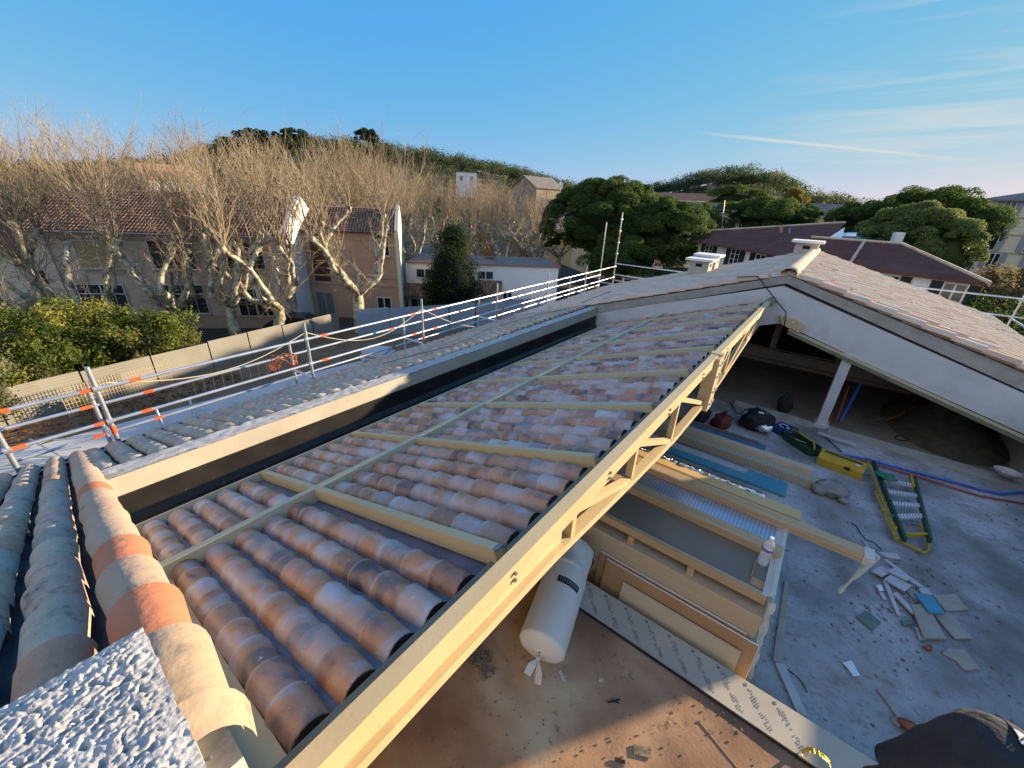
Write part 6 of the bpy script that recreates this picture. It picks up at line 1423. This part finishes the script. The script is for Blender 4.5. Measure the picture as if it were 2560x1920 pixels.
# scaffold along the eave
sf = thing('scaffold', 'long galvanised tube scaffold guarding the left eave, with orange red marks', 'scaffold', V(-4.6, 4, GZ / H))
def sx(y, o=0.0): return -4.40 - .045 * y - o
SY = [-2.1, -.33, .233, 1.99, 3.74, 5.55, 7.35, 9.2, 11.05]
def tube_part(a, c, r, nm, bands_=()):
    b = MB(); b.cyl(a, c, r, 8); o = part(b, nm, m_galv, sf)
    for t_ in bands_:
        k = MB(); d = (c - a).normalized(); p = a.lerp(c, t_); k.cyl(p - d * .06, p + d * .06, r * 1.12, 8); part(k, 'tape_mark', m_red, o)
    return o
for i, y in enumerate(SY):
    last = i == len(SY) - 1
    tube_part(V(sx(y), y, GZ / H), V(sx(y), y, -1.31 if not last else -.08), .027, 'standard', (.80 + .10 * random.random(),) if not last else (.90,))
    tube_part(V(sx(y, .42), y - .03, GZ / H), V(sx(y, .42), y - .03, -1.63 if not last else -.35), .027, 'standard', (.93,) if i % 2 else ())
    b = MB()
    for z in (-1.5, -1.8): b.cyl(V(sx(y), y - .02, z), V(sx(y), y + .02, z), .045, 8)
    b.cyl(V(sx(y), y, -1.99), V(sx(y, .42), y - .03, -1.99), .024, 8); b.cyl(V(sx(y), y, -2.5), V(sx(y, .42), y - .03, -2.5), .024, 8); part(b, 'coupler', m_galv, sf, kind='stuff')
for i, (a, c) in enumerate(zip(SY[:-1], SY[1:])):
    for z in (-1.5, -1.8): tube_part(V(sx(a), a, z), V(sx(c), c, z), .024, 'guard_rail', (.12 if z > -1.6 else .10, .9) if i % 2 else (.14,))
    for z in (-1.79, -2.08): tube_part(V(sx(a, .42), a, z), V(sx(c, .42), c, z), .024, 'guard_rail', (.2,) if i % 2 == 0 else (.85,))
    b = MB(); b.box(V(sx((a + c) / 2, .40), a, -2.50), V(sx((a + c) / 2, .03), c, -2.47)); part(b, 'deck_plank', m_plate, sf)
yE = SY[-1]
for z, x1 in ((-1.42, -1.75), (-1.72, -2.3), (-1.88, -2.6)): tube_part(V(sx(yE) , yE, z), V(x1, yE, z), .022, 'guard_rail', (.985,))
for z in (-.25, -.55, -.85, -1.15): 
    b = MB(); b.obox(V(sx(yE) , yE, z), .09, .09, .05); part(b, 'rosette', m_galv, sf)
rp_ = thing('right_scaffold', 'partly seen tube scaffold at the right eave of the pale roof', 'scaffold', V(2.9, 10, -3))
def t2(a, c, r=.026):
    b = MB(); b.cyl(a, c, r, 7); part(b, 'scaffold_tube', m_galv, rp_)
X2 = 2.75
for y in (8.2, 9.6, 11.0): t2(V(X2, y, GZ / H), V(X2, y, -1.05)); t2(V(X2 + .45, y, GZ / H), V(X2 + .45, y, -1.2))
for z in (-1.18, -1.5): t2(V(X2, 6.5, z), V(X2, 11.1, z)); t2(V(.9, 11.1, z + .02), V(X2 + .5, 11.1, z + .02))
t2(V(X2, 8.2, -2.4), V(X2 + .45, 9.6, -1.3), .02); t2(V(X2, 9.6, -2.4), V(X2 + .45, 11.0, -1.3), .02)
# rope and tangled wire on the scaffold
b = MB()
def sag(a, c, s, n=14): return [a.lerp(c, k / n) - UP * (s * math.sin(math.pi * k / n)) for k in range(n + 1)]
b.tube(sag(V(sx(.3), .3, -1.47), V(sx(1.99), 1.99, -1.42), .28), .009, 5); b.tube(sag(V(sx(1.99), 1.99, -1.42), V(sx(3.74), 3.74, -1.45), .42), .009, 5); b.tube(sag(V(sx(3.74), 3.74, -1.45), V(sx(5.0), 5.0, -2.0), .1), .009, 5)
solo(b, 'rope', mat('rope', (.40, .36, .27), (.5, .45, .34), rough=.9), 'pale rope drooping between the scaffold posts', 'rope')
b = MB(); c = V(sx(1.88, .42), 1.85, -1.86)
for k in range(9):
    b.tube([c + Vector((random.gauss(0, .05), .25 * math.cos(t_ + k) * random.uniform(.8, 1.2), .16 * math.sin(t_ * 1.3 + k * 2))) for t_ in np.linspace(0, 4.5, 12)], .007, 4)
solo(b, 'wire_tangle', m_orange, 'tangle of rusty orange wire hung on a scaffold post', 'wire')
